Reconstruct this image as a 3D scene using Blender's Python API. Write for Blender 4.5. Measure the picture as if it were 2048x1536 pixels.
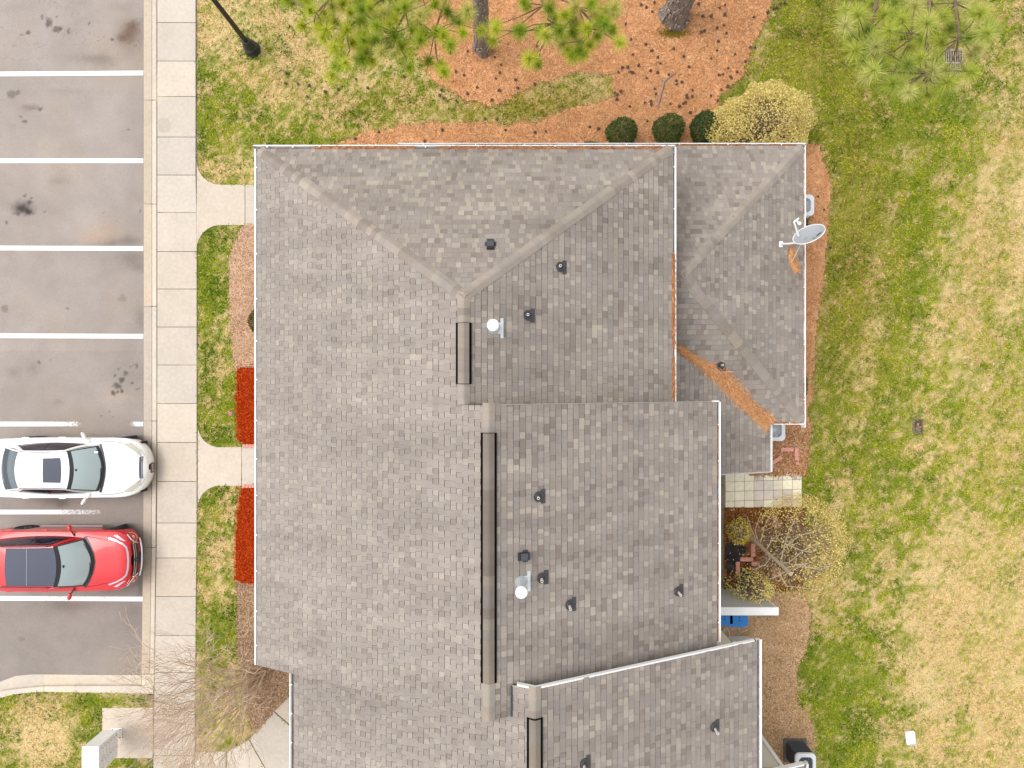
import bpy, bmesh, math, random
import numpy as np
from mathutils import Vector, Matrix

for o in list(bpy.data.objects):
    bpy.data.objects.remove(o)
SC = bpy.context.scene
COL = SC.collection
rng = np.random.default_rng(11)
random.seed(11)
R = math.radians

# ------------------------------------------------------------------ camera
CAM_H = 22.2          # drone height above the lawn (m)
FPX = 1420.0          # focal length in photo pixels (2048 wide)
cam = bpy.data.cameras.new('camera')
cam.sensor_width = 36.0
cam.lens = 36.0 * FPX / 2048.0
cam.clip_start = 0.1
cam.clip_end = 900
camo = bpy.data.objects.new('camera', cam)
COL.objects.link(camo)
camo.location = (0, 0, CAM_H)
camo.rotation_euler = (0, 0, 0)
SC.camera = camo

# ------------------------------------------------------------------ sky, sun, exposure
SUN_EL, SUN_AZ = R(60), R(285)       # azimuth clockwise from +Y
w = bpy.data.worlds.new('World')
SC.world = w
w.use_nodes = True
nt = w.node_tree
bg = nt.nodes['Background']
sky = nt.nodes.new('ShaderNodeTexSky')
sky.sky_type = 'NISHITA'
sky.sun_disc = False
sky.sun_elevation = SUN_EL
sky.sun_rotation = SUN_AZ
sky.air_density = 1.0
sky.dust_density = 2.0
hs = nt.nodes.new('ShaderNodeHueSaturation')     # overcast: grey sky
hs.inputs['Saturation'].default_value = 0.12
nt.links.new(sky.outputs[0], hs.inputs['Color'])
nt.links.new(hs.outputs[0], bg.inputs['Color'])
bg.inputs['Strength'].default_value = 0.15
sun = bpy.data.lights.new('sun', 'SUN')
sun.energy = 0.65
sun.angle = R(32)
sun.color = (1.0, 0.95, 0.88)
suno = bpy.data.objects.new('sun', sun)
COL.objects.link(suno)
sd = Vector((math.sin(SUN_AZ) * math.cos(SUN_EL), math.cos(SUN_AZ) * math.cos(SUN_EL), math.sin(SUN_EL)))
suno.rotation_euler = (-sd).to_track_quat('-Z', 'Y').to_euler()
suno.location = sd * 60
SC.view_settings.view_transform = 'Standard'
SC.view_settings.look = 'None'
SC.view_settings.exposure = 1.06
SC.view_settings.gamma = 1.0
SC.view_settings.use_curve_mapping = False

# ------------------------------------------------------------------ helpers
def P(px, py, z=0.0):
    """point of the place seen at photo pixel px,py and lying at height z"""
    k = (CAM_H - z) / FPX
    return ((px - 1024) * k, (768 - py) * k, z)

def G2(px, py, z=0.0):
    p = P(px, py, z)
    return (p[0], p[1])

def tag(o, label=None, cat=None, group=None, kind=None):
    if label: o['label'] = label
    if cat: o['category'] = cat
    if group: o['group'] = group
    if kind: o['kind'] = kind
    return o

def empty(name, loc=(0, 0, 0), rz=0.0):
    o = bpy.data.objects.new(name, None)
    o.empty_display_size = 0.2
    o.location = loc
    o.rotation_euler = (0, 0, rz)
    COL.objects.link(o)
    return o

def link(name, me, parent=None, mat=None):
    if mat is not None and not me.materials:
        me.materials.append(mat)
    o = bpy.data.objects.new(name, me)
    COL.objects.link(o)
    if parent is not None:
        o.parent = parent
    return o

class MB:
    """collects shapes, builds ONE mesh object"""
    def __init__(s):
        s.v, s.f = [], []
    def add(s, verts, faces):
        b = len(s.v)
        s.v.extend([tuple(p) for p in verts])
        s.f.extend([tuple(i + b for i in q) for q in faces])
        return s
    def box(s, c, d, rz=0.0, ry=0.0):
        hx, hy, hz = d[0] / 2, d[1] / 2, d[2] / 2
        m = Matrix.Rotation(rz, 3, 'Z') @ Matrix.Rotation(ry, 3, 'Y')
        vs = []
        for x, y, z in ((-1,-1,-1),(1,-1,-1),(1,1,-1),(-1,1,-1),(-1,-1,1),(1,-1,1),(1,1,1),(-1,1,1)):
            p = m @ Vector((x * hx, y * hy, z * hz))
            vs.append((p.x + c[0], p.y + c[1], p.z + c[2]))
        return s.add(vs, [(0,3,2,1),(4,5,6,7),(0,1,5,4),(1,2,6,5),(2,3,7,6),(3,0,4,7)])
    def prism(s, pts, z0, z1):
        n = len(pts)
        vs = [(p[0], p[1], z0) for p in pts] + [(p[0], p[1], z1) for p in pts]
        fs = [tuple(range(n - 1, -1, -1)), tuple(range(n, 2 * n))]
        fs += [(i, (i + 1) % n, (i + 1) % n + n, i + n) for i in range(n)]
        return s.add(vs, fs)
    def tube(s, pts, radii, sides=6, cap=True):
        pts = [Vector(p) for p in pts]
        rings = []
        for i, p in enumerate(pts):
            d = (pts[min(i + 1, len(pts) - 1)] - pts[max(i - 1, 0)])
            if d.length < 1e-9: d = Vector((0, 0, 1))
            d.normalize()
            a = d.orthogonal().normalized() if i == 0 else (aprev - d * aprev.dot(d))
            if a.length < 1e-6: a = d.orthogonal()
            a.normalize()
            aprev = a
            b = d.cross(a)
            r = radii[i] if hasattr(radii, '__len__') else radii
            rings.append([p + (a * math.cos(2 * math.pi * k / sides) + b * math.sin(2 * math.pi * k / sides)) * r for k in range(sides)])
        vs = [q for ring in rings for q in ring]
        fs = []
        for i in range(len(pts) - 1):
            for k in range(sides):
                k2 = (k + 1) % sides
                fs.append((i * sides + k, i * sides + k2, (i + 1) * sides + k2, (i + 1) * sides + k))
        if cap:
            fs.append(tuple(range(sides - 1, -1, -1)))
            fs.append(tuple((len(pts) - 1) * sides + k for k in range(sides)))
        return s.add(vs, fs)
    def lathe(s, prof, sides=20, c=(0, 0, 0), cap=True):
        vs, fs = [], []
        for r, z in prof:
            for k in range(sides):
                a = 2 * math.pi * k / sides
                vs.append((c[0] + r * math.cos(a), c[1] + r * math.sin(a), c[2] + z))
        for i in range(len(prof) - 1):
            for k in range(sides):
                k2 = (k + 1) % sides
                fs.append((i * sides + k, i * sides + k2, (i + 1) * sides + k2, (i + 1) * sides + k))
        if cap:
            fs.append(tuple(range(sides - 1, -1, -1)))
            fs.append(tuple((len(prof) - 1) * sides + k for k in range(sides)))
        return s.add(vs, fs)
    def grid(s, fn, nu, nv):
        """fn(u,v) -> xyz with u,v in 0..1"""
        vs = [fn(i / nu, j / nv) for j in range(nv + 1) for i in range(nu + 1)]
        fs = [(j * (nu + 1) + i, j * (nu + 1) + i + 1, (j + 1) * (nu + 1) + i + 1, (j + 1) * (nu + 1) + i) for j in range(nv) for i in range(nu)]
        return s.add(vs, fs)
    def build(s, name, mat, parent=None, smooth=False, bevel=0.0, loc=None, fix=True, angle=35):
        me = bpy.data.meshes.new(name)
        me.from_pydata(s.v, [], s.f)
        if fix or bevel:
            bm = bmesh.new(); bm.from_mesh(me)
            bmesh.ops.recalc_face_normals(bm, faces=bm.faces)
            if bevel:
                es = [e for e in bm.edges if len(e.link_faces) == 2 and e.calc_face_angle(0) > 0.5]
                bmesh.ops.bevel(bm, geom=es, offset=bevel, segments=2, affect='EDGES', profile=0.6)
            bm.to_mesh(me); bm.free()
        if smooth:
            me.polygons.foreach_set('use_smooth', [True] * len(me.polygons))
            me.set_sharp_from_angle(angle=R(angle))
        me.update()
        o = link(name, me, parent, mat)
        if loc is not None: o.location = loc
        return o

def mesh_np(name, V, F, mat, col=None, parent=None, smooth=False):
    """V (n,3), F (m,k); col (n,3) linear colour per vertex"""
    me = bpy.data.meshes.new(name)
    n, (m, k) = len(V), F.shape
    me.vertices.add(n)
    me.vertices.foreach_set('co', np.ascontiguousarray(V, dtype=np.float32).ravel())
    me.loops.add(m * k)
    me.loops.foreach_set('vertex_index', np.ascontiguousarray(F, dtype=np.int32).ravel())
    me.polygons.add(m)
    me.polygons.foreach_set('loop_start', np.arange(0, m * k, k, dtype=np.int32))
    if col is not None:
        a = me.color_attributes.new('Col', 'FLOAT_COLOR', 'POINT')
        c = np.ones((n, 4), dtype=np.float32); c[:, :3] = col
        a.data.foreach_set('color', c.ravel())
    me.update(calc_edges=True)
    if smooth:
        me.polygons.foreach_set('use_smooth', np.ones(m, dtype=bool))
    return link(name, me, parent, mat)

def set_col(me, rgb):
    a = me.color_attributes.new('Col', 'FLOAT_COLOR', 'POINT')
    c = np.ones((len(me.vertices), 4), dtype=np.float32); c[:, :3] = rgb
    a.data.foreach_set('color', c.ravel())

def copy_tree(o, parent=None):
    c = o.copy(); COL.objects.link(c)
    if parent is not None: c.parent = parent
    for ch in list(o.children):
        copy_tree(ch, c)
    return c

# ---- numpy noise
def _hash(ix, iy, seed):
    h = (ix.astype(np.int64) * 374761393 + iy.astype(np.int64) * 668265263 + seed * 1442695041) & 0xffffffff
    h = ((h ^ (h >> 13)) * 1274126177) & 0xffffffff
    h = h ^ (h >> 16)
    return (h & 0xffff) / 65535.0
def vnoise(x, y, seed=0):
    x0, y0 = np.floor(x), np.floor(y)
    fx, fy = x - x0, y - y0
    fx = fx * fx * (3 - 2 * fx); fy = fy * fy * (3 - 2 * fy)
    a, b = _hash(x0, y0, seed), _hash(x0 + 1, y0, seed)
    c, d = _hash(x0, y0 + 1, seed), _hash(x0 + 1, y0 + 1, seed)
    return (a * (1 - fx) + b * fx) * (1 - fy) + (c * (1 - fx) + d * fx) * fy
def fbm(x, y, seed=0, oct=4):
    s, a, t = 0, 0.5, 0
    for i in range(oct):
        s = s + a * vnoise(x * 2 ** i, y * 2 ** i, seed + i * 17); t += a; a *= 0.55
    return s / t
def inpoly(x, y, poly):
    r = np.zeros(np.shape(x), bool)
    n = len(poly)
    for i in range(n):
        x1, y1 = poly[i]; x2, y2 = poly[(i + 1) % n]
        if y1 == y2: continue
        c = ((y1 > y) != (y2 > y)) & (x < (x2 - x1) * (y - y1) / (y2 - y1) + x1)
        r ^= c
    return r

# ------------------------------------------------------------------ materials
MATS = {}
def mat(name, rgb=(0.5, 0.5, 0.5), rough=0.7, metal=0.0, attr=False, var=0.0, vscale=4.0, bump=0.0, bscale=60.0,
        spec=0.5, coat=0.0, stain=0.0, sscale=0.6, detail=6.0, translucent=0.0, streak=0.0):
    if name in MATS: return MATS[name]
    m = bpy.data.materials.new(name)
    m.use_nodes = True
    t = m.node_tree; N = t.nodes; L = t.links
    b = N['Principled BSDF']
    b.inputs['Roughness'].default_value = rough
    b.inputs['Metallic'].default_value = metal
    b.inputs['Specular IOR Level'].default_value = spec
    b.inputs['Coat Weight'].default_value = coat
    b.inputs['Coat Roughness'].default_value = 0.04
    geo = N.new('ShaderNodeNewGeometry')
    if attr:
        a = N.new('ShaderNodeAttribute'); a.attribute_name = 'Col'
        oi = N.new('ShaderNodeObjectInfo')
        mx = N.new('ShaderNodeMix'); mx.data_type = 'RGBA'; mx.blend_type = 'MULTIPLY'; mx.inputs[0].default_value = 1
        L.new(a.outputs['Color'], mx.inputs[6]); L.new(oi.outputs['Color'], mx.inputs[7])
        out = mx.outputs[2]
    else:
        c = N.new('ShaderNodeRGB'); c.outputs[0].default_value = (*rgb, 1)
        out = c.outputs[0]
    def modulate(out, scale, amt, det, tint=None):
        nz = N.new('ShaderNodeTexNoise'); nz.inputs['Scale'].default_value = scale; nz.inputs['Detail'].default_value = det
        nz.inputs['Roughness'].default_value = 0.6
        L.new(geo.outputs['Position'], nz.inputs['Vector'])
        rp = N.new('ShaderNodeMapRange'); rp.inputs[1].default_value = 0.3; rp.inputs[2].default_value = 0.7
        rp.inputs[3].default_value = 1 - amt; rp.inputs[4].default_value = 1 + amt
        L.new(nz.outputs['Fac'], rp.inputs[0])
        mu = N.new('ShaderNodeMix'); mu.data_type = 'RGBA'; mu.blend_type = 'MULTIPLY'; mu.inputs[0].default_value = 1
        L.new(out, mu.inputs[6]); L.new(rp.outputs[0], mu.inputs[7])
        return mu.outputs[2]
    if var: out = modulate(out, vscale, var, detail)
    if streak:
        mp = N.new('ShaderNodeMapping'); mp.inputs['Scale'].default_value = (0.22, 1.9, 0.3); L.new(geo.outputs['Position'], mp.inputs['Vector'])
        nz = N.new('ShaderNodeTexNoise'); nz.inputs['Scale'].default_value = 1.0; nz.inputs['Detail'].default_value = 5; L.new(mp.outputs[0], nz.inputs['Vector'])
        rp = N.new('ShaderNodeMapRange'); rp.inputs[1].default_value = 0.32; rp.inputs[2].default_value = 0.68; rp.inputs[3].default_value = 1 - streak; rp.inputs[4].default_value = 1 + streak * .7
        L.new(nz.outputs['Fac'], rp.inputs[0])
        mu = N.new('ShaderNodeMix'); mu.data_type = 'RGBA'; mu.blend_type = 'MULTIPLY'; mu.inputs[0].default_value = 1
        L.new(out, mu.inputs[6]); L.new(rp.outputs[0], mu.inputs[7]); out = mu.outputs[2]
    if stain: out = modulate(out, sscale, stain, 3.0)
    L.new(out, b.inputs['Base Color'])
    if translucent:
        tr = N.new('ShaderNodeBsdfTranslucent'); L.new(out, tr.inputs['Color'])
        ms = N.new('ShaderNodeMixShader'); ms.inputs[0].default_value = translucent
        L.new(b.outputs[0], ms.inputs[1]); L.new(tr.outputs[0], ms.inputs[2])
        L.new(ms.outputs[0], N['Material Output'].inputs['Surface'])
    if bump:
        nz = N.new('ShaderNodeTexNoise'); nz.inputs['Scale'].default_value = bscale; nz.inputs['Detail'].default_value = 4
        L.new(geo.outputs['Position'], nz.inputs['Vector'])
        bp = N.new('ShaderNodeBump'); bp.inputs['Strength'].default_value = bump; bp.inputs['Distance'].default_value = 0.02
        L.new(nz.outputs['Fac'], bp.inputs['Height']); L.new(bp.outputs[0], b.inputs['Normal'])
    MATS[name] = m
    return m

M_ground = mat('dry_ground', (0.33, 0.24, 0.12), 0.95, var=0.25, vscale=1.5)
M_soil = mat('lawn_soil', attr=True, rough=1.0, var=0.35, vscale=26, detail=8, spec=0.0)
M_blade = mat('grass_blade', attr=True, rough=0.9, spec=0.03, translucent=0.3)
M_straw = mat('straw', attr=True, rough=1.0, spec=0.0)
M_asphalt = mat('asphalt', attr=True, rough=0.9, var=0.22, vscale=70, detail=12, bump=0.4, bscale=160, stain=0.06, sscale=0.9, spec=0.25)
M_conc = mat('concrete', (0.47, 0.415, 0.355), 0.9, var=0.07, vscale=7, stain=0.06, sscale=1.3, bump=0.12, bscale=180, spec=0.2)
M_conc2 = mat('concrete_piece', attr=True, rough=0.9, var=0.08, vscale=9, stain=0.05, sscale=1.6, bump=0.15, bscale=150, spec=0.2)
M_joint = mat('joint_dirt', (0.12, 0.10, 0.085), 1.0, var=0.2, vscale=8)
M_shingle = mat('asphalt_shingle', attr=True, rough=0.95, var=0.10, vscale=55, detail=8, stain=0.07, sscale=0.9, streak=0.11, bump=0.25, bscale=260, spec=0.2)
M_felt = mat('roofing_felt', (0.035, 0.032, 0.03), 0.95)
M_trim = mat('white_trim', (0.80, 0.79, 0.78), 0.45, var=0.04, vscale=3)
M_siding = mat('cream_siding', (0.58, 0.54, 0.46), 0.6, var=0.03, vscale=2)
M_gsiding = mat('grey_siding', (0.42, 0.40, 0.375), 0.6, var=0.05, vscale=3)
M_black = mat('black_plastic', (0.022, 0.022, 0.026), 0.5, var=0.15, vscale=14)
M_lead = mat('vent_boot', (0.045, 0.043, 0.05), 0.55, var=0.15, vscale=20)
M_pvc = mat('pvc_pipe', (0.66, 0.58, 0.55), 0.5)
M_bore = mat('pipe_bore', (0.004, 0.004, 0.004), 1.0, spec=0.05)
M_galv = mat('galvanised_metal', (0.62, 0.67, 0.70), 0.42, metal=0.45, var=0.07, vscale=14)
M_cap = mat('white_cap', (0.8, 0.8, 0.8), 0.4)
M_iron = mat('black_iron', (0.018, 0.018, 0.024), 0.38, var=0.2, vscale=10)
M_bark = mat('pine_bark', (0.20, 0.16, 0.135), 0.95, var=0.5, vscale=16, bump=1.0, bscale=18)
M_twig = mat('twig_bark', (0.30, 0.215, 0.15), 0.9, var=0.3, vscale=9)
M_ptwig = mat('pine_twig', (0.16, 0.105, 0.07), 0.9, var=0.3, vscale=12)
M_leaf = mat('leaf', attr=True, rough=0.55, spec=0.25, translucent=0.45)
M_petal = mat('blossom', attr=True, rough=0.6, spec=0.2, translucent=0.4)
M_cone = mat('pine_cone', (0.105, 0.066, 0.046), 0.9, var=0.4, vscale=40)
M_brick = mat('pink_brick', (0.60, 0.28, 0.215), 0.9, var=0.18, vscale=18, bump=0.3, bscale=90)
M_blue = mat('blue_plastic', (0.012, 0.19, 0.56), 0.45, var=0.08, vscale=8)
# ================================================================== GROUND AND PAVING
def topx(x, y):
    return 1024 + x * FPX / CAM_H, 768 - y * FPX / CAM_H

def gx(pts, z=0.0):
    return [G2(a, b, z) for a, b in pts]

STRAW = [(655,330),(662,292),(720,268),(800,250),(900,248),(985,242),(1000,252),(1050,246),(1110,228),(1180,208),(1235,195),
         (1225,150),(1160,138),(1080,165),(1020,190),(985,212),(930,195),(875,165),(845,130),(832,80),(850,-90),(1560,-90),
         (1535,30),(1500,100),(1485,150),(1440,190),(1425,330)]
STRAW_E = [(1560,280),(1640,292),(1662,380),(1656,430),(1651,500),(1641,600),(1629,700),(1622,760),(1618,835),(1622,860),(1560,860)]
BED_E = [(1500,835),(1622,850),(1612,950),(1500,950)]
BED_F = [(1449,1016),(1608,1014),(1606,1182),(1449,1182)]
DIRT = [(1440,1176),(1606,1176),(1622,1230),(1612,1300),(1592,1335),(1596,1410),(1626,1450),(1632,1640),(1440,1640)]
BED_W1 = [(486,449),(652,449),(652,740),(470,740),(462,640),(457,560),(458,520),(468,490)]
MULCH1 = [(474,742),(480,737),(652,737),(652,889),(490,889),(476,880),(473,800)]
MULCH2 = [(485,973),(652,973),(652,1168),(490,1166),(470,1158),(472,1080),(479,1000)]
BED_W2 = [(470,1160),(652,1160),(652,1345),(640,1350),(600,1370),(583,1390),(545,1425),(512,1468),(500,1440),(488,1380),(475,1300),(478,1230)]
ALLB = (STRAW, STRAW_E, BED_E, BED_F, DIRT, BED_W1, MULCH1, MULCH2, BED_W2)

def warp(px, py, amp=9, sc=0.045, seed=3):
    return px + (fbm(px * sc, py * sc, seed) - 0.5) * 2 * amp, py + (fbm(px * sc, py * sc, seed + 50) - 0.5) * 2 * amp

def in_beds(px, py, amp=9):
    wx, wy = warp(px, py, amp)
    wx2, wy2 = warp(px, py, 3)
    m = inpoly(wx, wy, STRAW) | inpoly(wx2, wy2, STRAW_E)
    for p in (BED_E, BED_F, DIRT, BED_W1, BED_W2): m |= inpoly(wx2, wy2, p)
    for p in (MULCH1, MULCH2): m |= inpoly(px, py, p)
    return m

# concrete footprints (photo pixels on the ground)
def arc(cx, cy, r, a0, a1, n=8):
    return [(cx + r * math.cos(R(a0 + (a1 - a0) * i / n)), cy + r * math.sin(R(a0 + (a1 - a0) * i / n))) for i in range(n + 1)]
PATH1 = [(393.5,322)] + arc(441,322,47.5,180,90)[1:] + [(489.5,369.5),(489.5,450)] + arc(441,497,47,270,180) + [(393.5,497)]
PATH1B = [(490.5,369.5),(654,369.5),(654,450),(490.5,450)]
PATH2 = [(395.5,850)] + arc(440,850,44.5,180,90)[1:] + [(482.5,894),(482.5,971.5)] + arc(440,1016,44.5,270,180) + [(395.5,1016)]
PATH2B = [(483.5,894),(654,894),(654,971.5),(483.5,971.5)]
CURVE = [[(390,1503),(452,1502.5),(452,1640),(390,1640)],
         [(453,1502),(475,1491),(497,1479),(560,1590),(575,1640),(453,1640)],
         [(498,1478),(512,1463),(544.5,1421),(640,1504),(640,1640),(576,1640),(561,1590)],
         [(545.5,1420),(583,1386),(640,1345),(640,1502)]]
PAD = [(204.5,1416),(306,1415.5),(306,1516),(204.5,1516.5)]
SW_Y = [-330,-250,-172,-95,-33,45,122,193,274,350,425,503,578,654,730,807,885,963,1046,1116,1193,1271,1345,1430,1511,1590,1670,1750]
SIDEWALK = [(314,-330),(391.5,-330),(394,760),(391,1750),(304,1750),(309,1345),(315,1000)]
BACKSLAB = [(1440,1183),(1508,1183),(1508,1290),(1440,1290)]
CONC = [PATH1, PATH1B, PATH2, PATH2B, PAD, SIDEWALK, BACKSLAB] + CURVE
HOUSEFOOT = [(560,340),(1290,340),(1290,300),(1590,330),(1590,820),(1500,870),(1440,900),(1440,1290),(1500,1640),(620,1640),(620,1300),(560,1280)]
KERB_OUT = [(313,-330),(313,1000),(306,1388),(250,1386),(82,1384),(38,1388),(15,1392),(0,1397),(-60,1422),(-140,1480),(-220,1600),(-260,1750)]
LOT = KERB_OUT + [(-900,1750),(-900,-330)]

def green(px, py):
    """share of living grass in the lawn at photo pixel px,py"""
    px = np.asarray(px, float); py = np.asarray(py, float)
    def b(cx, cy, rx, ry, a): return a * np.exp(-(((px - cx) / rx) ** 2 + ((py - cy) / ry) ** 2))
    east = px > 1440
    g = np.where(east, 0.70 - np.clip((px - 1690) / 340, 0, 1.1) * 0.34 - np.clip((py - 600) / 700, 0, 1.1) * 0.15, 0.54)
    g = g + b(1760,200,110,120,.30) + b(1790,215,60,40,.3) + b(1865,225,45,60,.3) + b(1830,560,60,80,.2) + b(1900,700,30,120,.2) + b(1860,1000,60,40,.15) + b(1905,245,60,60,.4) + b(1595,120,80,70,.24) + b(1700,330,130,130,.14) + b(1800,440,110,90,.26)
    g = g + b(1655,1345,60,75,.65) + b(1650,1490,70,80,.45) + b(1750,1500,90,80,.2) + b(1800,820,90,200,.26) + b(1700,950,70,160,.22)
    g = g + b(1815,1060,35,110,.3) + b(1995,160,70,170,.15) + b(2010,700,40,110,.3) + b(1950,830,70,60,.12) + b(1985,1000,70,60,.3) + b(1780,1400,60,50,.14)
    g = g + b(1930,560,70,200,-.22) + b(1960,1350,160,220,-.12) + b(1880,1150,90,140,-.15) + b(1660,870,40,200,-.14) + b(2030,420,40,160,-.2)
    g = g + b(1630,560,30,250,-.16) + b(1900,640,60,60,-.12)
    g = g + b(1820,1480,30,160,.1)
    # faint mower streaks
    g = g + np.where(east, 0.28 * (vnoise(px * 0.022 + 0.004 * py, py * 0.0022, 31) - 0.5) * 2, 0)
    # north lawn
    north = (~east) & (py < 345)
    g = np.where(north, 0.50 + b(415,200,40,150,.3) + b(420,55,45,60,-.34) + b(600,275,120,25,.42) + b(500,200,60,60,.1) + b(620,150,60,60,-.2)
                 + b(700,225,60,60,-.1) + b(740,205,40,45,.2) + b(870,215,120,25,.12) + b(530,60,90,60,-.14) + b(420,335,40,25,-.2) + b(1060,215,70,25,.28) + b(1180,180,60,20,.12)
                 + b(560,185,50,30,-.25), g)
    w1 = (~east) & (py > 440) & (py < 900)
    g = np.where(w1, 0.78 + b(415,560,22,180,.28) + b(432,755,45,80,-.18) + b(455,480,20,40,-.1) + b(445,640,22,60,-.1) + b(430,860,20,60,.15), g)
    w2 = (~east) & (py > 965) & (px > 385)
    g = np.where(w2, 0.54 + b(412,1060,14,120,.2) + b(440,1110,30,50,-.25) + b(415,1260,40,50,.35) + b(440,1230,30,20,.3) + b(415,1350,35,30,.25) + b(455,1440,60,60,-.28) + b(412,1410,22,30,.4), g)
    sw = (px < 310) & (py > 1370)
    g = np.where(sw, 0.62 + b(85,1475,70,55,-.72) + b(165,1410,60,40,.25) + b(190,1470,30,40,.35) + b(110,1410,40,20,-.2) + b(20,1430,30,60,.2), g)
    return np.clip(g, 0.02, 0.97)

TAN = np.array([(.70,.475,.225),(.64,.425,.20),(.82,.59,.31),(.44,.27,.115),(.68,.50,.22)])
GRN = np.array([(.23,.305,.010),(.145,.235,.008),(.38,.42,.016),(.06,.125,.007),(.53,.50,.06)])
OLV = np.array([(.32,.21,.055),(.22,.185,.022),(.42,.27,.10),(.15,.125,.015)])

def patch_green(px, py):
    """0..1 green after patchiness"""
    g = green(px, py)
    n = fbm(px * 0.026, py * 0.026, 5, 4)
    n2 = fbm(px * 0.075, py * 0.075, 9, 3)
    n3 = fbm(px * 0.20, py * 0.20, 13, 2)
    v = (n - 0.5) * 1.05 + (n2 - 0.5) * 1.5 + (n3 - 0.5) * 1.7
    q = 0.5 + (g - 0.5) * 1.5 + v * 1.12
    dry = np.clip((px - 1820) / 160, 0, 1) * (px > 1440) * 0.55
    q = q * (1 - dry) + (0.40 + 0.7 * (g - 0.2) + (n2 - .5) * 1.0 + (n3 - .5) * 1.3) * dry
    return np.clip(0.10 + 0.86 * np.clip(q, 0, 1), 0.04, 0.97)

def oliveness(px, py):
    o = np.exp(-(((px - 1080) / 170) ** 2 + ((py - 205) / 50) ** 2)) * 0.85
    o = np.maximum(o, 0.55 * np.exp(-(((px - 1640) / 120) ** 2 + ((py - 110) / 110) ** 2)))
    o = np.maximum(o, 0.62 * np.exp(-(((px - 1715) / 85) ** 2 + ((py - 520) / 380) ** 2)))
    o = np.maximum(o, 0.45 * np.exp(-(((px - 800) / 130) ** 2 + ((py - 215) / 40) ** 2)))
    return np.clip(o, 0, 1)

# ---- one ground sheet out to the horizon
gb = MB()
S = 420
gb.add([(-S,-S,-.30),(S,-S,-.30),(S,S,-.30),(-S,S,-.30)], [(0,1,2,3)])
tag(gb.build('ground', M_ground), kind='structure')

# ---- lawn sheet
def grid_sheet(name, x0, x1, y0, y1, step, zfn, keep, colfn, m, kind='structure'):
    xs = np.arange(x0, x1 + step / 2, step); ys = np.arange(y0, y1 + step / 2, step)
    X, Y = np.meshgrid(xs, ys)
    nx, ny = len(xs), len(ys)
    V = np.stack([X.ravel(), Y.ravel(), np.broadcast_to(zfn(X, Y), X.shape).ravel()], 1)
    i = np.arange(nx - 1)[None, :] + (np.arange(ny - 1) * nx)[:, None]
    F = np.stack([i, i + 1, i + nx + 1, i + nx], -1).reshape(-1, 4)
    cx = (X[:-1, :-1] + step / 2).ravel(); cy = (Y[:-1, :-1] + step / 2).ravel()
    k = keep(*topx(cx, cy))
    F = F[k]
    used, inv = np.unique(F, return_inverse=True)
    F = inv.reshape(F.shape)
    V = V[used]
    px, py = topx(V[:, 0], V[:, 1])
    return tag(mesh_np(name, V, F, m, colfn(px, py), smooth=True), kind=kind)

def lawn_col(px, py):
    pg = patch_green(px, py)[:, None]
    o = oliveness(px, py)[:, None]
    t = np.array((.54,.40,.20)); g = np.array((.135,.165,.016)); ol = np.array((.33,.23,.055))
    c = t * (1 - pg) + g * pg
    return c * (1 - o * .6) + ol * o * .6
grid_sheet('lawn', -26, 24, -17, 18, 0.11, lambda x, y: -0.03 + 0.02 * vnoise(x * 1.3, y * 1.3, 4), lambda px, py: ~inpoly(px, py, LOT), lawn_col, M_soil)

# ---- grass blades: lawn too fine to count
def scatter(n, x0, x1, y0, y1):
    return rng.uniform(x0, x1, n), rng.uniform(y0, y1, n)

def blades(x, y, z, length, width, tilt, col, ang=None):
    """flat slivers lying in random directions; two triangles each"""
    n = len(x)
    a = rng.uniform(0, 2 * np.pi, n) if ang is None else ang + rng.normal(0, .28, n) + np.pi * rng.integers(0, 2, n)
    ca, sa = np.cos(a), np.sin(a)
    L = length; hw = width / 2
    up = np.sin(tilt) * L; fl = np.cos(tilt) * L
    base = np.stack([x, y, z], 1)
    d = np.stack([ca * fl, sa * fl, up], 1)
    sdw = np.stack([-sa * hw, ca * hw, np.zeros(n)], 1)
    V = np.empty((n, 4, 3))
    V[:, 0] = base - sdw; V[:, 1] = base + sdw
    V[:, 2] = base + d * 0.62 + sdw * 0.9 + np.array([0, 0, 0.006])
    V[:, 3] = base + d - np.stack([np.zeros(n), np.zeros(n), up * 0.25], 1)
    F = np.arange(n * 4).reshape(n, 4)
    C = np.repeat(col, 4, axis=0)
    return V.reshape(-1, 3), F, C

n = 520000
x, y = scatter(n, -16.5, 17.0, -12.6, 12.6)
px, py = topx(x, y)
ok = ~inpoly(px, py, LOT) & ~inpoly(px, py, HOUSEFOOT)
for p in CONC: ok &= ~inpoly(px, py, p)
ok &= ~((px < 318) & (px > 296) & (py < 1383))
bed = in_beds(px, py)
ok &= ~(bed & (rng.random(n) > 0.012))
ok &= ~(inpoly(px, py, MULCH1) | inpoly(px, py, MULCH2) | inpoly(px, py, BED_F))
ok &= ~((px > 1447) & (px < 1606) & (py > 938) & (py < 1024))
x, y, px, py = x[ok], y[ok], px[ok], py[ok]
pg = patch_green(px, py)
isg = rng.random(len(x)) < pg * 0.93 + 0.02
ol = rng.random(len(x)) < oliveness(px, py) * 0.6
shade = fbm(px * 0.03, py * 0.03, 77, 3)
ct = TAN[rng.integers(0, len(TAN), len(x))]
gi = np.clip((rng.random(len(x)) * 3.0 + (shade - 0.5) * 6 + 0.7 + (px > 1500) * .3 + np.clip((px - 1750) / 200, 0, 1) * 1.4 * (py > 250)).astype(int), 0, 4)
order = np.array([3, 1, 0, 2, 4])
cg = GRN[order[gi]]
c = np.where(isg[:, None], cg, ct)
c = np.where(ol[:, None], OLV[rng.integers(0, 4, len(x))], c)
c = c * rng.uniform(0.75, 1.22, (len(x), 1))
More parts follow.
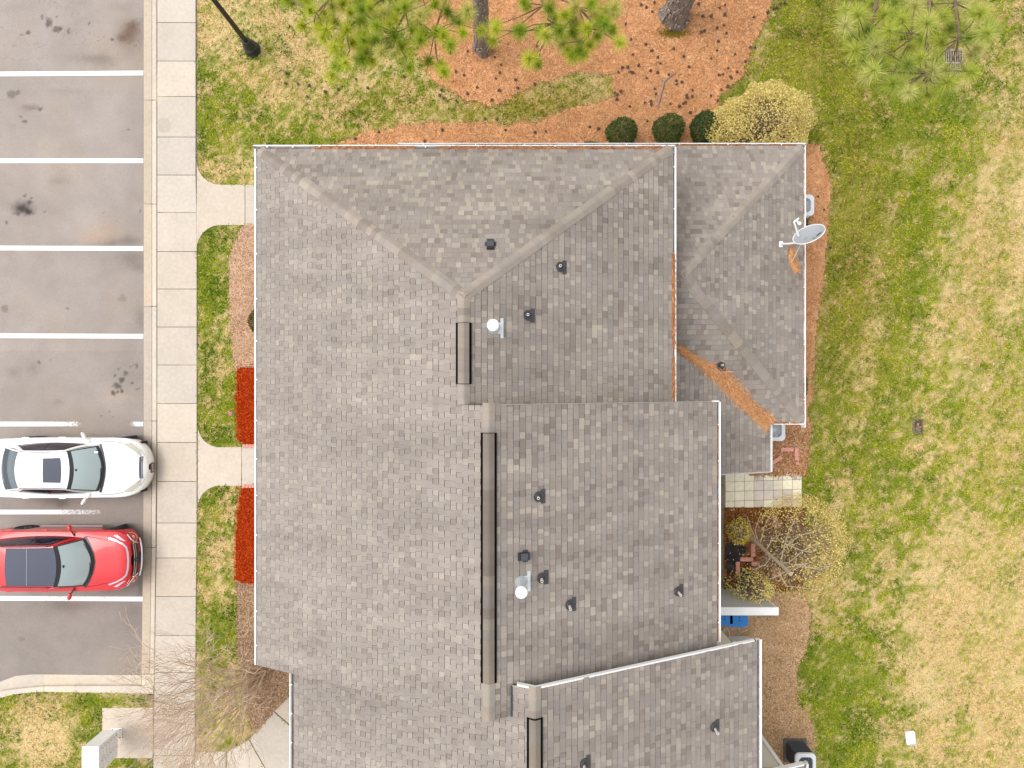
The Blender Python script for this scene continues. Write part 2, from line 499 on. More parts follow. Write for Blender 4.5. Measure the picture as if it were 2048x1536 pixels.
ln = rng.uniform(0.05, 0.13, len(x)); wd = rng.uniform(0.009, 0.02, len(x))
lush = isg & (pg > 0.7)
tl = np.where(isg, rng.uniform(0.1, 0.6, len(x)), rng.uniform(0.0, 0.2, len(x)))
wd = np.where(lush, wd * 1.25, wd)
V, F, C = blades(x, y, np.full(len(x), -0.02), ln, wd, tl, c)
tag(mesh_np('grass', V, F, M_blade, C), 'short patchy lawn grass, part green and part straw tan', 'grass', kind='stuff')

# ---- beds
def bed_sheet(name, poly, z, cols, amp=0.0, sc=0.06, step=0.055, seed=1):
    xs = [G2(*p)[0] for p in poly]; ys = [G2(*p)[1] for p in poly]
    def keep(px, py):
        if amp:
            wx, wy = warp(px, py, amp)
            return inpoly(wx, wy, poly)
        return inpoly(px, py, poly)
    def colf(px, py):
        n = fbm(px * sc, py * sc, seed, 4)[:, None]
        n = np.clip((n - 0.3) / 0.4, 0, 1)
        return np.array(cols[0]) * (1 - n) + np.array(cols[1]) * n
    return grid_sheet(name, min(xs) - .3, max(xs) + .3, min(ys) - .3, max(ys) + .3, step, lambda x, y: z + 0.012 * vnoise(x * 3, y * 3, 8), keep, colf, M_soil)

bed_sheet('pine_straw_bed', STRAW, 0.0, [(.54,.26,.115),(.66,.36,.18)], 9)
bed_sheet('pine_straw_bed', STRAW_E, 0.0, [(.48,.24,.115),(.60,.34,.185)], 8)
bed_sheet('mulch_bed', BED_E, 0.002, [(.28,.13,.055),(.46,.26,.14)], 3)
def bedf_col():
    pass
bed_sheet('weed_cloth', [(1451,1072),(1480,1080),(1494,1098),(1480,1120),(1486,1140),(1506,1152),(1498,1178),(1451,1178)], 0.012, [(.022,.022,.026),(.06,.052,.05)], 4)
bed_sheet('mulch_bed', BED_F, 0.003, [(.10,.038,.012),(.30,.115,.035)], 0, 0.05)
bed_sheet('dirt_strip', DIRT, -0.003, [(.36,.225,.11),(.48,.31,.18)], 3)
bed_sheet('mulch_bed', BED_W1, 0.0, [(.41,.255,.155),(.50,.325,.215)], 3)
bed_sheet('mulch_bed', BED_W2, 0.0, [(.28,.18,.11),(.42,.28,.17)], 4)
bed_sheet('red_mulch_bed', MULCH1, 0.02, [(.24,.022,.004),(.33,.04,.008)])
bed_sheet('red_mulch_bed', MULCH2, 0.02, [(.24,.022,.004),(.33,.04,.008)])

def litter(name, poly, n, pal, ln, wd, z, label, cat, amp=0.0, tilt=(0.0, 0.25), skip=None, dens=None, var=(.7, 1.25)):
    xs = [G2(*p)[0] for p in poly]; ys = [G2(*p)[1] for p in poly]
    x, y = scatter(n, min(xs) - .2, max(xs) + .2, min(ys) - .2, max(ys) + .2)
    px, py = topx(x, y)
    wx, wy = warp(px, py, amp) if amp else (px, py)
    # a few strands stray over the edge
    ok = inpoly(wx, wy, poly) | inpoly(wx + rng.normal(0, 4, n), wy + rng.normal(0, 4, n), poly) & (amp > 0)
    if skip is not None: ok &= ~skip(px, py)
    for p in CONC: ok &= ~inpoly(px, py, p)
    x, y, px, py = x[ok], y[ok], px[ok], py[ok]
    pal = np.array(pal)
    m = len(x)
    c = pal[rng.integers(0, len(pal), m)] * rng.uniform(var[0], var[1], (m, 1))
    V, F, C = blades(x, y, np.full(m, z), rng.uniform(*ln, m), rng.uniform(*wd, m), rng.uniform(*tilt, m), c)
    return tag(mesh_np(name, V, F, M_straw, C), label, cat, kind='stuff')

STRAWPAL = [(.66,.345,.165),(.60,.30,.14),(.74,.43,.24),(.44,.20,.085),(.70,.37,.175)]
inner = lambda px, py: inpoly(px, py, HOUSEFOOT)
litter('pine_straw', STRAW, 80000, STRAWPAL, (.10,.22), (.006,.013), 0.013, 'orange brown pine straw under the pines and along the wall', 'pine straw', 9, (0, .06), skip=inner, var=(.5, 1.25))
litter('pine_straw', STRAW_E, 15000, STRAWPAL, (.08,.2), (.006,.013), 0.012, 'orange pine straw strip beside the dish end wall', 'pine straw', 8, (0, .06), skip=inner)
MULPAL = [(.44,.22,.10),(.34,.15,.06),(.58,.40,.26),(.2,.09,.045),(.50,.26,.12)]
litter('mulch_chips', BED_E, 7000, MULPAL, (.04,.09), (.014,.03), 0.012, 'brown bark chips between paver patio and cooling unit', 'mulch', 3)
darkf = lambda px, py: (fbm(px * .03, py * .03, 21, 3) + .35 * np.exp(-(((px - 1470) / 35) ** 2 + ((py - 1120) / 60) ** 2))) > 0.66
litter('mulch_chips', BED_F, 12000, [(.28,.11,.035),(.2,.075,.025),(.36,.16,.05),(.09,.04,.02)], (.04,.10), (.012,.03), 0.014, 'rusty bark chips over black weed cloth around topped tree', 'mulch', 0, skip=darkf)
litter('leaf_litter', DIRT, 26000, [(.48,.30,.17),(.40,.24,.125),(.60,.42,.27),(.26,.15,.08),(.54,.36,.17)], (.03,.09), (.012,.03), 0.004, 'tan leaf litter on the bare strip behind wall', 'leaf litter', 3)
litter('mulch_chips', BED_W1, 14000, [(.50,.32,.21),(.42,.25,.15),(.60,.42,.31),(.30,.17,.105)], (.03,.08), (.01,.022), 0.012, 'faded tan bark chips along the house front', 'mulch', 3)
litter('mulch_chips', BED_W2, 22000, [(.42,.27,.17),(.30,.18,.105),(.52,.37,.26),(.20,.115,.07)], (.03,.10), (.01,.022), 0.012, 'grey brown bark chips under the bare tree', 'mulch', 4)
RED = [(.34,.040,.007),(.26,.024,.004),(.40,.06,.012),(.19,.016,.003)]
RED = [(.46,.050,.008),(.34,.030,.005),(.56,.095,.02),(.20,.016,.003),(.42,.042,.007)]
litter('red_mulch', MULCH1, 16000, RED, (.03,.09), (.010,.022), 0.032, 'fresh red mulch heaped between the pink flower and gutter', 'mulch', 2.5, tilt=(0, .5))
litter('red_mulch', MULCH2, 19000, RED, (.03,.09), (.010,.022), 0.032, 'fresh red mulch heaped near the red car side path', 'mulch', 2.5, tilt=(0, .5))

# ---- parking lot
STAINS_AND_SHADE = [ # px, py, rx, ry, strength, colour(0 grey-black,1 brown)
 (256,62,22,26,.62,1),(262,45,14,10,.45,1),(240,72,12,10,.5,1),(92,42,6,11,.6,0),(110,55,9,5,.55,0),(117,53,4,5,.5,0),(79,30,3,5,.45,0),(51,62,4,5,.6,0),
 (38,67,5,3,.5,1),(108,30,3,2,.5,0),(133,58,3,8,.45,0),(174,45,3,4,.5,0),(175,62,2,3,.5,0),(220,74,3,3,.6,0),(190,76,3,2,.45,0),(180,113,45,10,.24,0),(205,122,25,14,.20,0),
 (18,186,9,7,.4,0),(30,184,4,5,.4,0),(58,212,18,6,.42,1),(75,214,4,4,.5,0),(43,240,5,5,.55,0),(36,230,3,3,.4,0),(254,257,3,2,.5,0),(110,360,18,8,.18,0),
 (38,414,19,13,.85,0),(52,421,12,6,.8,0),(28,426,8,4,.5,1),(54,403,6,4,.6,0),(60,395,3,3,.6,0),(43,389,3,3,.5,0),(8,443,3,3,.6,0),(83,422,3,2,.5,0),(278,420,3,3,.4,0),(202,423,2,2,.4,0),
 (210,462,40,22,-.22,2),(180,475,30,12,-.16,2),(255,480,36,10,.28,0),(215,486,26,8,.22,0),(262,516,38,20,.36,0),(275,535,16,10,.26,0),(278,640,14,26,.26,0),(240,595,9,7,.22,0),
 (4,617,8,6,.4,1),(130,617,3,2,.45,0),(22,745,14,12,.22,0),(62,738,16,12,.18,0),(72,724,3,3,.5,0),(95,721,2,2,.5,0),
 (240,760,6,6,.6,0),(248,747,5,5,.5,0),(230,772,8,8,.6,0),(222,787,4,5,.65,0),(239,782,4,4,.65,0),(231,785,3,3,.6,0),(260,766,3,3,.6,0),(270,779,4,3,.4,0),(268,732,4,3,.5,0),(258,731,3,2,.5,0),(225,751,3,3,.5,0),(232,738,3,2,.5,0),(215,825,3,2,.6,0),(223,834,3,3,.6,0),(198,833,2,2,.5,0),
 (240,794,40,12,-.10,2),(112,805,12,6,.2,0),(120,1008,20,10,.42,0),(105,1000,30,12,.2,0),(150,1215,40,12,.22,1),(118,1212,30,16,.2,0),(265,1222,30,16,.16,0),(38,1282,8,4,.2,1),
 (150,180,60,6,.1,0),(20,10,30,12,.12,0),(240,10,30,10,.14,1),(120,930,130,45,.18,0),(230,1175,60,22,.35,0),(280,1180,10,20,.3,0),(60,1060,40,6,.15,0)]  # broad ones at the parked cars paint soft shade under and beside them
def asphalt_col(px, py):
    base = np.array((.312,.270,.243))
    n = fbm(px * .012, py * .012, 41, 4)[:, None]; n2 = fbm(px * .05, py * .05, 43, 4)[:, None]
    c = base * (0.84 + 0.28 * n + 0.10 * (n2 - .5))
    warm = np.clip(fbm(px * .009, py * .009, 47, 3)[:, None] - .45, 0, 1)
    c = c * (1 - warm * np.array((-.12, .02, .22)))
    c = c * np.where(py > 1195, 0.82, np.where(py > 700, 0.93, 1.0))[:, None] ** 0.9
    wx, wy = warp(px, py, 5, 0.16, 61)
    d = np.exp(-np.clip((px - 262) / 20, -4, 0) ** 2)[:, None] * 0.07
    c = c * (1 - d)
    for sx, sy, rx, ry, a, k in STAINS_AND_SHADE:
        q = ((wx - sx) / rx) ** 2 + ((wy - sy) / ry) ** 2
        f = (np.clip(1.35 - q, 0, 1) ** 0.8 if rx < 12 else np.exp(-q * 1.1))[:, None]
        if k == 0: c = c * (1 - f * a)
        elif k == 1: c = c * (1 - f * a * np.array((.72, .9, 1.0)))
        else: c = c * (1 - f * a * np.array((.9, .35, -.25)))
    cr = np.abs(fbm(px * .02, py * .02, 91, 4) - .5) < 0.0035
    c = np.where((cr & (py < 150))[:, None], c * .8, c)
    return np.clip(c, 0.02, 1)
LOTIN = [(287.5,-330),(288,1000),(283,1351),(62,1349),(32,1352),(12,1359),(0,1364),(-60,1388),(-140,1450),(-220,1580),(-260,1750),(-320,1750),(-320,-330)]
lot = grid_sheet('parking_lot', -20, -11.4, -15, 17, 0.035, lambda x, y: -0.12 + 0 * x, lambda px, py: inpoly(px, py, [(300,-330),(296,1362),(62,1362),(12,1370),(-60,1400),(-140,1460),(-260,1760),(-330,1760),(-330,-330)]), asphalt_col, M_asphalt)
lo = MB(); lo.add([(-90,-70,-.15),(-19.5,-70,-.15),(-19.5,70,-.15),(-90,70,-.15)], [(0,1,2,3)])
M_asph2 = mat('asphalt_plain', (.24,.215,.195), .9, var=.12, vscale=30)
tag(lo.build('road', M_asph2), kind='structure')

# painted stall lines (worn paint shows the asphalt through)
def paint_mat():
    m = bpy.data.materials.new('line_paint'); m.use_nodes = True
    t = m.node_tree; N = t.nodes; L = t.links
    b = N['Principled BSDF']; b.inputs['Roughness'].default_value = .7
    b.inputs['Base Color'].default_value = (.80,.79,.77,1)
    a = N.new('ShaderNodeAttribute'); a.attribute_name = 'Col'
    g = N.new('ShaderNodeNewGeometry')
    nz = N.new('ShaderNodeTexNoise'); nz.inputs['Scale'].default_value = 22; nz.inputs['Detail'].default_value = 10; nz.inputs['Roughness'].default_value = .7
    L.new(g.outputs['Position'], nz.inputs['Vector'])
    s = N.new('ShaderNodeMath'); s.operation = 'SUBTRACT'
    L.new(nz.outputs['Fac'], s.inputs[0]); L.new(a.outputs['Fac'], s.inputs[1])
    mr = N.new('ShaderNodeMapRange'); mr.inputs[1].default_value = -0.22; mr.inputs[2].default_value = 0.12
    L.new(s.outputs[0], mr.inputs[0]); L.new(mr.outputs[0], b.inputs['Alpha'])
    return m
M_paint = paint_mat()
LINES = [(-31,0,0),(146,-2,0),(321.5,0,0),(497,1,0),(672.5,1,.1),(848,0,1),(1024,0,2),(1198,1.5,.25),]
for yc, sl, wear in LINES:
    V, F, C = [], [], []
    nseg = 40
    for i in range(nseg + 1):
        u = i / nseg
        pxx = -310 + u * (286.5 + 310)
        yy = yc + sl * (1 - (pxx / 286)) * -1 + (0 if abs(sl) < .1 else 0)
        for s in (-1, 1):
            V.append((*G2(pxx, yy + s * 4.6, -.12), -.116))
            wv = 0.1
            if wear == 1: wv = 0.12 + .42 * min(1, max(0, (pxx - 40) / 110)) + (.3 if 158 < pxx < 262 else 0) - (.12 if pxx >= 262 else 0)
            elif wear == 2: wv = 0.12 + .36 * min(1, max(0, (pxx - 60) / 80)) + (.4 if pxx > 200 else 0) + .12 * min(1, max(0, (pxx - 140) / 60))
            elif wear: wv = 0.22 + wear * .7 * (1 if 90 < pxx < 250 else .4)
            C.append((wv,) * 3)
    for i in range(nseg):
        F.append((2 * i, 2 * i + 2, 2 * i + 3, 2 * i + 1))
    mesh_np('parking_line', np.array(V), np.array(F), M_paint, np.array(C), parent=lot)

# ---- kerb and gutter pan, in cast lengths
kb = MB()
kb.prism([G2(*p, -.12) for p in [(285,-330),(314,-330),(314,1000),(308,1390),(60,1388),(60,1347),(283,1349)]], -.29, -.15)
kerb = tag(kb.build('kerb', M_joint), kind='structure')
def piece(name, pts, z, thick, parent, rgb, m=None, bevel=0.006):
    b = MB(); b.prism([G2(*p, z) for p in pts], z - thick, z)
    o = b.build(name, m or M_conc2, parent, bevel=bevel)
    set_col(o.data, (1, 1, 1)); o.color = (*rgb, 1)
    return o
def jit(rgb, a=.05):
    k = 1 + random.uniform(-a, a); h = random.uniform(-.012, .012)
    return (rgb[0] * k + h, rgb[1] * k, rgb[2] * k - h)
CC = (.50, .435, .365)
KJ = [-330,-200,-40,200,408,613,842,1095,1349]
for a, b in zip(KJ[:-1], KJ[1:]):
    def ex(py): return 287.5 if py < 1000 else 287.5 - (py - 1000) / 350 * 4.5
    def kx(py): return 303.7 if py < 1000 else 303.7 - (py - 1000) / 350 * 4.5
    def ox(py): return 313 if py < 900 else 313 - (py - 900) / 450 * 4.5
    piece('gutter_pan', [(ex(a), a + .4), (kx(a) - .2, a + .4), (kx(b) - .2, b - .4), (ex(b), b - .4)], -.108, .14, kerb, jit((.46,.385,.305)))
    piece('kerb_stone', [(kx(a) + .2, a + .4), (ox(a), a + .4), (ox(b), b - .4), (kx(b) + .2, b - .4)], 0.0, .26, kerb, jit((.54,.47,.385)), bevel=.02)
inn = [(283,1350),(210,1350),(150,1349.5),(88,1349),(62,1349),(32,1352),(12,1359),(0,1364),(-60,1388),(-140,1450),(-220,1580)]
mid = [(283,1372),(210,1372),(150,1372),(88,1373),(62,1375),(34,1378),(12,1381),(-4,1384),(-64,1410),(-145,1468),(-226,1595)]
out = [(306,1388),(210,1386),(150,1385),(88,1384),(62,1385),(38,1388),(15,1392),(0,1397),(-68,1422),(-150,1480),(-233,1602)]
for seg in ((0,2),(2,3),(3,7),(7,10)):
    ii = list(range(seg[0], seg[1] + 1))
    piece('gutter_pan', [inn[i] for i in ii] + [mid[i] for i in reversed(ii)], -.105, .14, kerb, jit((.53,.46,.375)))
    piece('kerb_stone', [mid[i] for i in ii] + [out[i] for i in reversed(ii)], 0.0, .26, kerb, jit((.56,.49,.405)), bevel=.02)

piece('kerb_stone', [(283.4,1349.5),(299.1,1349.5),(308.6,1349.5),(306.4,1388),(283.4,1387.5)], -.002, .26, kerb, jit((.54,.47,.385)))
# ---- sidewalk slabs
sb = MB()
sb.prism([G2(*p, 0) for p in [(311,-330),(393,-330),(395,760),(391,1750),(303,1750),(305,1300),(311,1000)]], -.2, -.016)
sidewalk = tag(sb.build('sidewalk', M_joint), kind='structure')
def lx(py): return 314.5 if py < 1000 else 314.5 - (py - 1000) / 510 * 7.5
def rx(py): return 391 + (2.2 if 350 < py < 1050 else 0) if py < 1050 else 393 - (py - 1050) / 460 * 4
for a, b in zip(SW_Y[:-1], SW_Y[1:]):
    piece('slab', [(lx(a), a + .55), (rx(a), a + .55), (rx(b), b - .55), (lx(b), b - .55)], 0.0, .1, sidewalk, jit(CC, .05))
for q in (PATH1, PATH1B, PATH2, PATH2B, PAD):
    piece('slab', q, -0.002, .1, sidewalk, jit(CC, .05))
pbx = MB()
for q in CURVE + [PATH1, PATH1B, PATH2, PATH2B]: pbx.prism([G2(*p) for p in q], -.2, -.012)
pbx.build('path_base', M_joint, sidewalk)
for q in CURVE:
    cxm = sum(p[0] for p in q) / len(q); cym = sum(p[1] for p in q) / len(q)
    piece('slab', [(p[0] + (cxm - p[0]) * .008, p[1] + (cym - p[1]) * .008) for p in q], -0.003, .1, sidewalk, jit(CC, .04))
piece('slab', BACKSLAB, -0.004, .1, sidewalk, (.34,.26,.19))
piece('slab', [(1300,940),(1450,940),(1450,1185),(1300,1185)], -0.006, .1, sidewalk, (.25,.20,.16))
# round patch on one slab
pt = MB(); pt.prism([G2(328 + 14 * math.cos(a * .3), 251 + 15 * math.sin(a * .3)) for a in range(21)], .0005, .0015)
pc = pt.build('slab_patch', M_conc2, sidewalk); set_col(pc.data, (1, 1, 1)); pc.color = (.42, .365, .31, 1)

# ---- paver patio
pb = MB(); pb.prism([G2(*p, 0) for p in [(1448,944),(1604,938),(1605,1020),(1449,1025)]], -.15, -.012)
patio = tag(pb.build('patio', M_joint), kind='structure')
PAVC = [[1,1,1,.62,.95,.75,1.0,.62],[1,1,.97,.66,.66,.72,1,.93],[1,1,.93,.68,.68,.62,.56,.97],[.98,.97,.93,.62,.95,.9,.6,.95]]
for r in range(4):
    for cI in range(8):
        x0 = 1450.5 + cI * 19.15; y0 = 944.5 + r * 19.4 - cI * .62
        k = (PAVC[r][cI] * .7 + .3) * random.uniform(.96, 1.03)
        warmth = 1.0 if k > .8 else .93
        g_ = .35
        piece('paver', [(x0 + g_, y0 + g_), (x0 + 19.15 - g_, y0 - .62 + g_), (x0 + 19.3 - g_, y0 + 18.8 - g_), (x0 + .15 + g_, y0 + 19.4 - g_)],
              random.uniform(-.003, .006), .06, patio, (.80 * k, (.735 if k > .8 else .715) * k, (.565 if k > .8 else .62) * k))
# ================================================================== TOWNHOUSES
ZE, ZL = 5.05, 2.70            # upper and lower eave heights
E_SL = 0.14328                  # shingle exposure along the slope
TH = 0.5                       # 6 in 12 pitch
XE = -6.15                     # front eave
XT, XM, XB = -0.994, -0.47, 0.46     # ridge lines of the three units
ZT, ZM = ZE + TH * (XT - XE), ZE + TH * (XM - XE)
XRT, XRM = 3.85, 4.90          # back eaves
XLB, XRB = -5.26, 5.85
ZB = ZE + TH * (XB - XLB)
YN, YPK = 5.68, 1.82           # north eave and hip peak
YS1, YS2, YB = -0.43, -6.79, -6.15
YEND = -13.6

def townhouse(label):
    o = empty('townhouse', (0, 0, 0))
    return tag(o, label, 'house', 'townhouses of the row')
H1 = townhouse('hip roofed end townhouse nearest the pines, lower wing roof carrying the dish')
H2 = townhouse('middle townhouse with the longest ridge vent and a small wing roof by the patio')
H3 = townhouse('gabled townhouse with the white rake board, nearest the mailbox, cut by the picture edge')

def clip_convex(poly, clip):
    """Sutherland-Hodgman, both lists of (u,v); clip counter-clockwise"""
    out = poly
    n = len(clip)
    for i in range(n):
        ax, ay = clip[i]; bx, by = clip[(i + 1) % n]
        inp, out = out, []
        if not inp: return []
        def side(p): return (bx - ax) * (p[1] - ay) - (by - ay) * (p[0] - ax)
        for k in range(len(inp)):
            p, q = inp[k], inp[(k + 1) % len(inp)]
            sp, sq = side(p), side(q)
            if sp >= -1e-9: out.append(p)
            if (sp > 1e-9 and sq < -1e-9) or (sp < -1e-9 and sq > 1e-9):
                t = sp / (sp - sq)
                out.append((p[0] + (q[0] - p[0]) * t, p[1] + (q[1] - p[1]) * t))
    return out
def area(p):
    return 0.5 * sum(p[i][0] * p[(i + 1) % len(p)][1] - p[(i + 1) % len(p)][0] * p[i][1] for i in range(len(p)))
def ccw(p): return p if area(p) > 0 else p[::-1]

class Plane:
    """roof plane: z = z0 + s * ((x-x0)*gx + (y-y0)*gy), uphill unit (gx,gy)"""
    def __init__(s, origin, z0, g, slope):
        s.o, s.z0, s.g, s.s = origin, z0, g, slope
        s.a = (g[1], -g[0])                 # along the eave
        s.cos = 1 / math.sqrt(1 + slope * slope)
        s.up = Vector((g[0], g[1], slope)).normalized()
        s.al = Vector((s.a[0], s.a[1], 0))
        s.n = s.al.cross(s.up)
        if s.n.z < 0: s.n = -s.n
    def z(s, x, y): return s.z0 + s.s * ((x - s.o[0]) * s.g[0] + (y - s.o[1]) * s.g[1])
    def uv(s, p):
        dx, dy = p[0] - s.o[0], p[1] - s.o[1]
        return (dx * s.a[0] + dy * s.a[1], (dx * s.g[0] + dy * s.g[1]) / s.cos)
    def xyz(s, u, v, h=0.0):
        k = v * s.cos
        x = s.o[0] + u * s.a[0] + k * s.g[0]; y = s.o[1] + u * s.a[1] + k * s.g[1]
        zz = s.z0 + s.s * k
        return (x + s.n.x * h, y + s.n.y * h, zz + s.n.z * h)

PAL_LIGHT = np.array([(.300,.268,.232),(.282,.250,.218),(.318,.284,.240),(.270,.246,.225)]) * 1.08
PAL_MID = np.array([(.238,.210,.190),(.228,.206,.190),(.246,.216,.190)]) * 1.08
TINT = np.array((1.02, 1.0, .975))
PAL_MEAN = np.array((.246,.217,.197)) * 1.08
PAL_DARK = np.array([(.196,.166,.146),(.182,.155,.138)]) * 1.08
WIDTHS = (.10, .13, .165, .20, .245)
SHINGLES = {}    # roof object -> list of pieces

def shingle_plane(pl, regions, dark=1.0):
    gap_t, gap_b = (.016, .0095) if pl.g[0] < .5 else (.017, .0025)  # dark felt bared in these gaps draws the tabs' shadow lines, set per slope
    soft = .92 if pl.g[0] < .5 else .56
    if abs(pl.g[1]) > .5: gap_t, gap_b = .010, .005
    longs = (.115, .15, .19, .24, .30) if pl.g[0] < .5 else (.105, .12, .14, .18)
    """regions: list of (convex polygon xy, v_min, v_max, picker(x,y)->roof object)"""
    for poly, vmin, vmax, pick in regions:
        cp = ccw([pl.uv(p) for p in poly])
        umin = min(p[0] for p in cp); umax = max(p[0] for p in cp)
        v_hi = max(p[1] for p in cp)
        j0 = int(math.floor(vmin / E_SL + 1e-6)); j1 = int(math.ceil(min(v_hi, vmax) / E_SL - 1e-6))
        for j in range(j0, j1):
            u = umin - random.uniform(0, .4); tooth = random.random() < .5
            tone = PAL_MID[rng.integers(0, 3)] * random.uniform(.94, 1.06)
            while u < umax:
                w_ = random.choice((.105, .12, .12, .14)) if tooth else random.choice(longs)
                if random.random() < .18: tone = PAL_MID[rng.integers(0, 3)] * random.uniform(.93, 1.07)
                v0, v1 = j * E_SL, (j + 1) * E_SL
                gap = gap_t if tooth else gap_b
                rect = [(u + .0015, v0 + gap), (u + w_ - .0015, v0 + gap), (u + w_ - .0015, v1), (u + .0015, v1)]
                c = clip_convex(rect, cp)
                if len(c) >= 3 and abs(area(c)) > 2e-4:
                    full = abs(abs(area(c)) - w_ * E_SL) < w_ * E_SL * .12 + .003 and len(c) == 4
                    q = random.random()
                    if tooth: col = PAL_LIGHT[rng.integers(0, 4)] if q < .52 else (PAL_MID[rng.integers(0, 3)] if q < .80 else PAL_DARK[rng.integers(0, 2)])
                    else: col = tone if q < .86 else (PAL_LIGHT[rng.integers(0, 4)] if q < .93 else PAL_DARK[rng.integers(0, 2)])
                    col = (PAL_MEAN + (col - PAL_MEAN) * soft * .88) * TINT * random.uniform(.95, 1.05) * dark
                    m = pl.xyz(u + w_ / 2, (v0 + v1) / 2)
                    ro = pick(m[0], m[1])
                    if ro is not None:
                        SHINGLES.setdefault(ro, []).append((pl, c, v0, tooth, col, full, w_, (u, v0), m))
                u += w_; tooth = not tooth if random.random() < .88 else tooth

def piece_mesh(V, F, C, pl, c, v0, tooth, col):
    n = len(c); b = len(V)
    t0, t1 = (.0135, .004) if tooth else (.0075, .003)
    for lvl in (0, 1):
        for (u, v) in c:
            f = min(1, max(0, (v - v0) / E_SL))
            h = (t0 + (t1 - t0) * f) if lvl else -.003
            V.append(pl.xyz(u, v, h)); C.append(tuple(col))
    F.append(tuple(range(b + n, b + 2 * n)))
    for i in range(n):
        F.append((b + i, b + (i + 1) % n, b + n + (i + 1) % n, b + n + i))

_UM = {}
def unit_shingle(w_, tooth, wide):
    key = (round(w_, 4), tooth)
    if key not in _UM:
        t0, t1 = (.0135, .004) if tooth else (.0075, .003)
        gap = .015 if tooth else .008
        me = bpy.data.meshes.new('shingle')
        x0, x1, y0, y1 = .0015, w_ - .0015, gap, E_SL
        vs = [(x0, y0, -.003), (x1, y0, -.003), (x1, y1, -.003), (x0, y1, -.003), (x0, y0, t0), (x1, y0, t0), (x1, y1, t1), (x0, y1, t1)]
        me.from_pydata(vs, [], [(4,5,6,7),(0,1,5,4),(1,2,6,5),(2,3,7,6),(3,0,4,7)])
        me.materials.append(M_shingle); set_col(me, (1, 1, 1)); me.update()
        _UM[key] = me
    return _UM[key]

def finish_shingles(ro, budget):
    lst = SHINGLES.get(ro, [])
    def size(t): return (t[6] / (CAM_H - t[8][2]) ** 2) if t[5] and abs(t[8][0]) < 9 and abs(t[8][1]) < 11.3 else -1
    order = sorted(range(len(lst)), key=lambda i: -size(lst[i]))
    # spread the single pieces over the roof: every piece of the widest kinds first
    single = set(i for i in order[:budget] if size(lst[i]) > 0)
    V, F, C = [], [], []
    for i, (pl, c, v0, tooth, col, full, w_, uv, m) in enumerate(lst):
        if i in single:
            me = unit_shingle(w_, tooth, False)
            o = bpy.data.objects.new('shingle', me); COL.objects.link(o); o.parent = ro
            p = pl.xyz(*uv)
            al = pl.al
            # keep the frame right handed: x along, y uphill, z normal
            if al.cross(pl.up).z < 0:
                al = -al; p = pl.xyz(uv[0] + w_, uv[1])
            M = Matrix.Identity(4)
            for r in range(3):
                M[r][0], M[r][1], M[r][2], M[r][3] = al[r], pl.up[r], pl.n[r], p[r]
            o.matrix_world = M
            o.color = (*col, 1)
        else:
            piece_mesh(V, F, C, pl, c, v0, tooth, col)
    if V:
        me = bpy.data.meshes.new('shingle_field'); me.from_pydata(V, [], F)
        a = me.color_attributes.new('Col', 'FLOAT_COLOR', 'POINT')
        cc = np.ones((len(V), 4), dtype=np.float32); cc[:, :3] = np.array(C)
        a.data.foreach_set('color', cc.ravel())
        o = link('shingle_field', me, ro, M_shingle); o['kind'] = 'stuff'

# ---- roof decks (solid boards under the shingles)
def deck(b, pl, poly, t=.16, drop=.004):
    pts = ccw(poly); n = len(pts)
    vs = [(x, y, pl.z(x, y) - t) for x, y in pts] + [(x, y, pl.z(x, y) - drop) for x, y in pts]
    fs = [tuple(range(n - 1, -1, -1)), tuple(range(n, 2 * n))] + [(i, (i + 1) % n, (i + 1) % n + n, i + n) for i in range(n)]
    b.add(vs, fs)

pW = Plane((XE, 0), ZE, (1, 0), TH)                       # shared front slope
pET = Plane((XRT, 0), ZT - TH * (XRT - XT), (-1, 0), TH)
pN = Plane((0, YN), ZE, (0, -1), (ZT - ZE) / (YN - YPK))
pEM = Plane((XRM, 0), ZM - TH * (XRM - XM), (-1, 0), TH)
pWB = Plane((XLB, 0), ZE, (1, 0), TH)
pEB = Plane((XRB, 0), ZB - TH * (XRB - XB), (-1, 0), TH)
zRT, zRM, zRB = pET.z0, pEM.z0, pEB.z0
# north eave corner heights differ slightly front and back: lift the back hip corner
pLN = Plane((0, 6.54), ZL, (0, -1), .5)
pLE = Plane((7.99, 0), ZL, (-1, 0), .5)
pLS = Plane((0, -1.04), ZL, (0, 1), .5)
pWG = Plane((7.08, 0), ZL, (-1, 0), .366)

NW, NE, PK = (XE, YN), (XRT, YN), (XT, YPK)
polyW_T = [NW, PK, (XT, YS1), (XE, YS1)]
polyW_M = [(XE, YS1), (XM, YS1), (XM, YS2), (XE, YS2)]
polyN = [NW, NE, PK]
polyE_T = [NE, PK, (XT, YS1), (XRT, YS1)]
polyE_M1 = [(XM, YS1), (XRM, YS1), (XRM, YB - .35), (XM, YB - .35)]
polyE_M2 = [(XM, YB - .35), (0.0, YB - .35), (0.0, YS2), (XM, YS2)]
polyW_B = [(XLB, YS2 + .3), (XB, YS2 + .3), (XB, YEND), (XLB, YEND)]
polyW_B2 = [(0.0, YB), (XB, YB), (XB, YS2 + .3), (0.0, YS2 + .3)]
polyE_B = [(XB, YB), (XRB, YB), (XRB, YEND), (XB, YEND)]
polyLN1 = [(-3.14, 6.54), (-3.14, 5.3), (3.5, 5.3), (3.5, 6.54)]
polyLN2 = [(3.5, 6.54), (7.99, 6.54), (4.22, 2.75), (3.5, 2.73)]
polyLE = [(7.99, 6.54), (7.99, -1.04), (4.22, 2.75)]
polyLS = [(7.08, -1.04), (7.99, -1.04), (4.22, 2.75), (3.5, 2.73), (3.5, 1.58)]
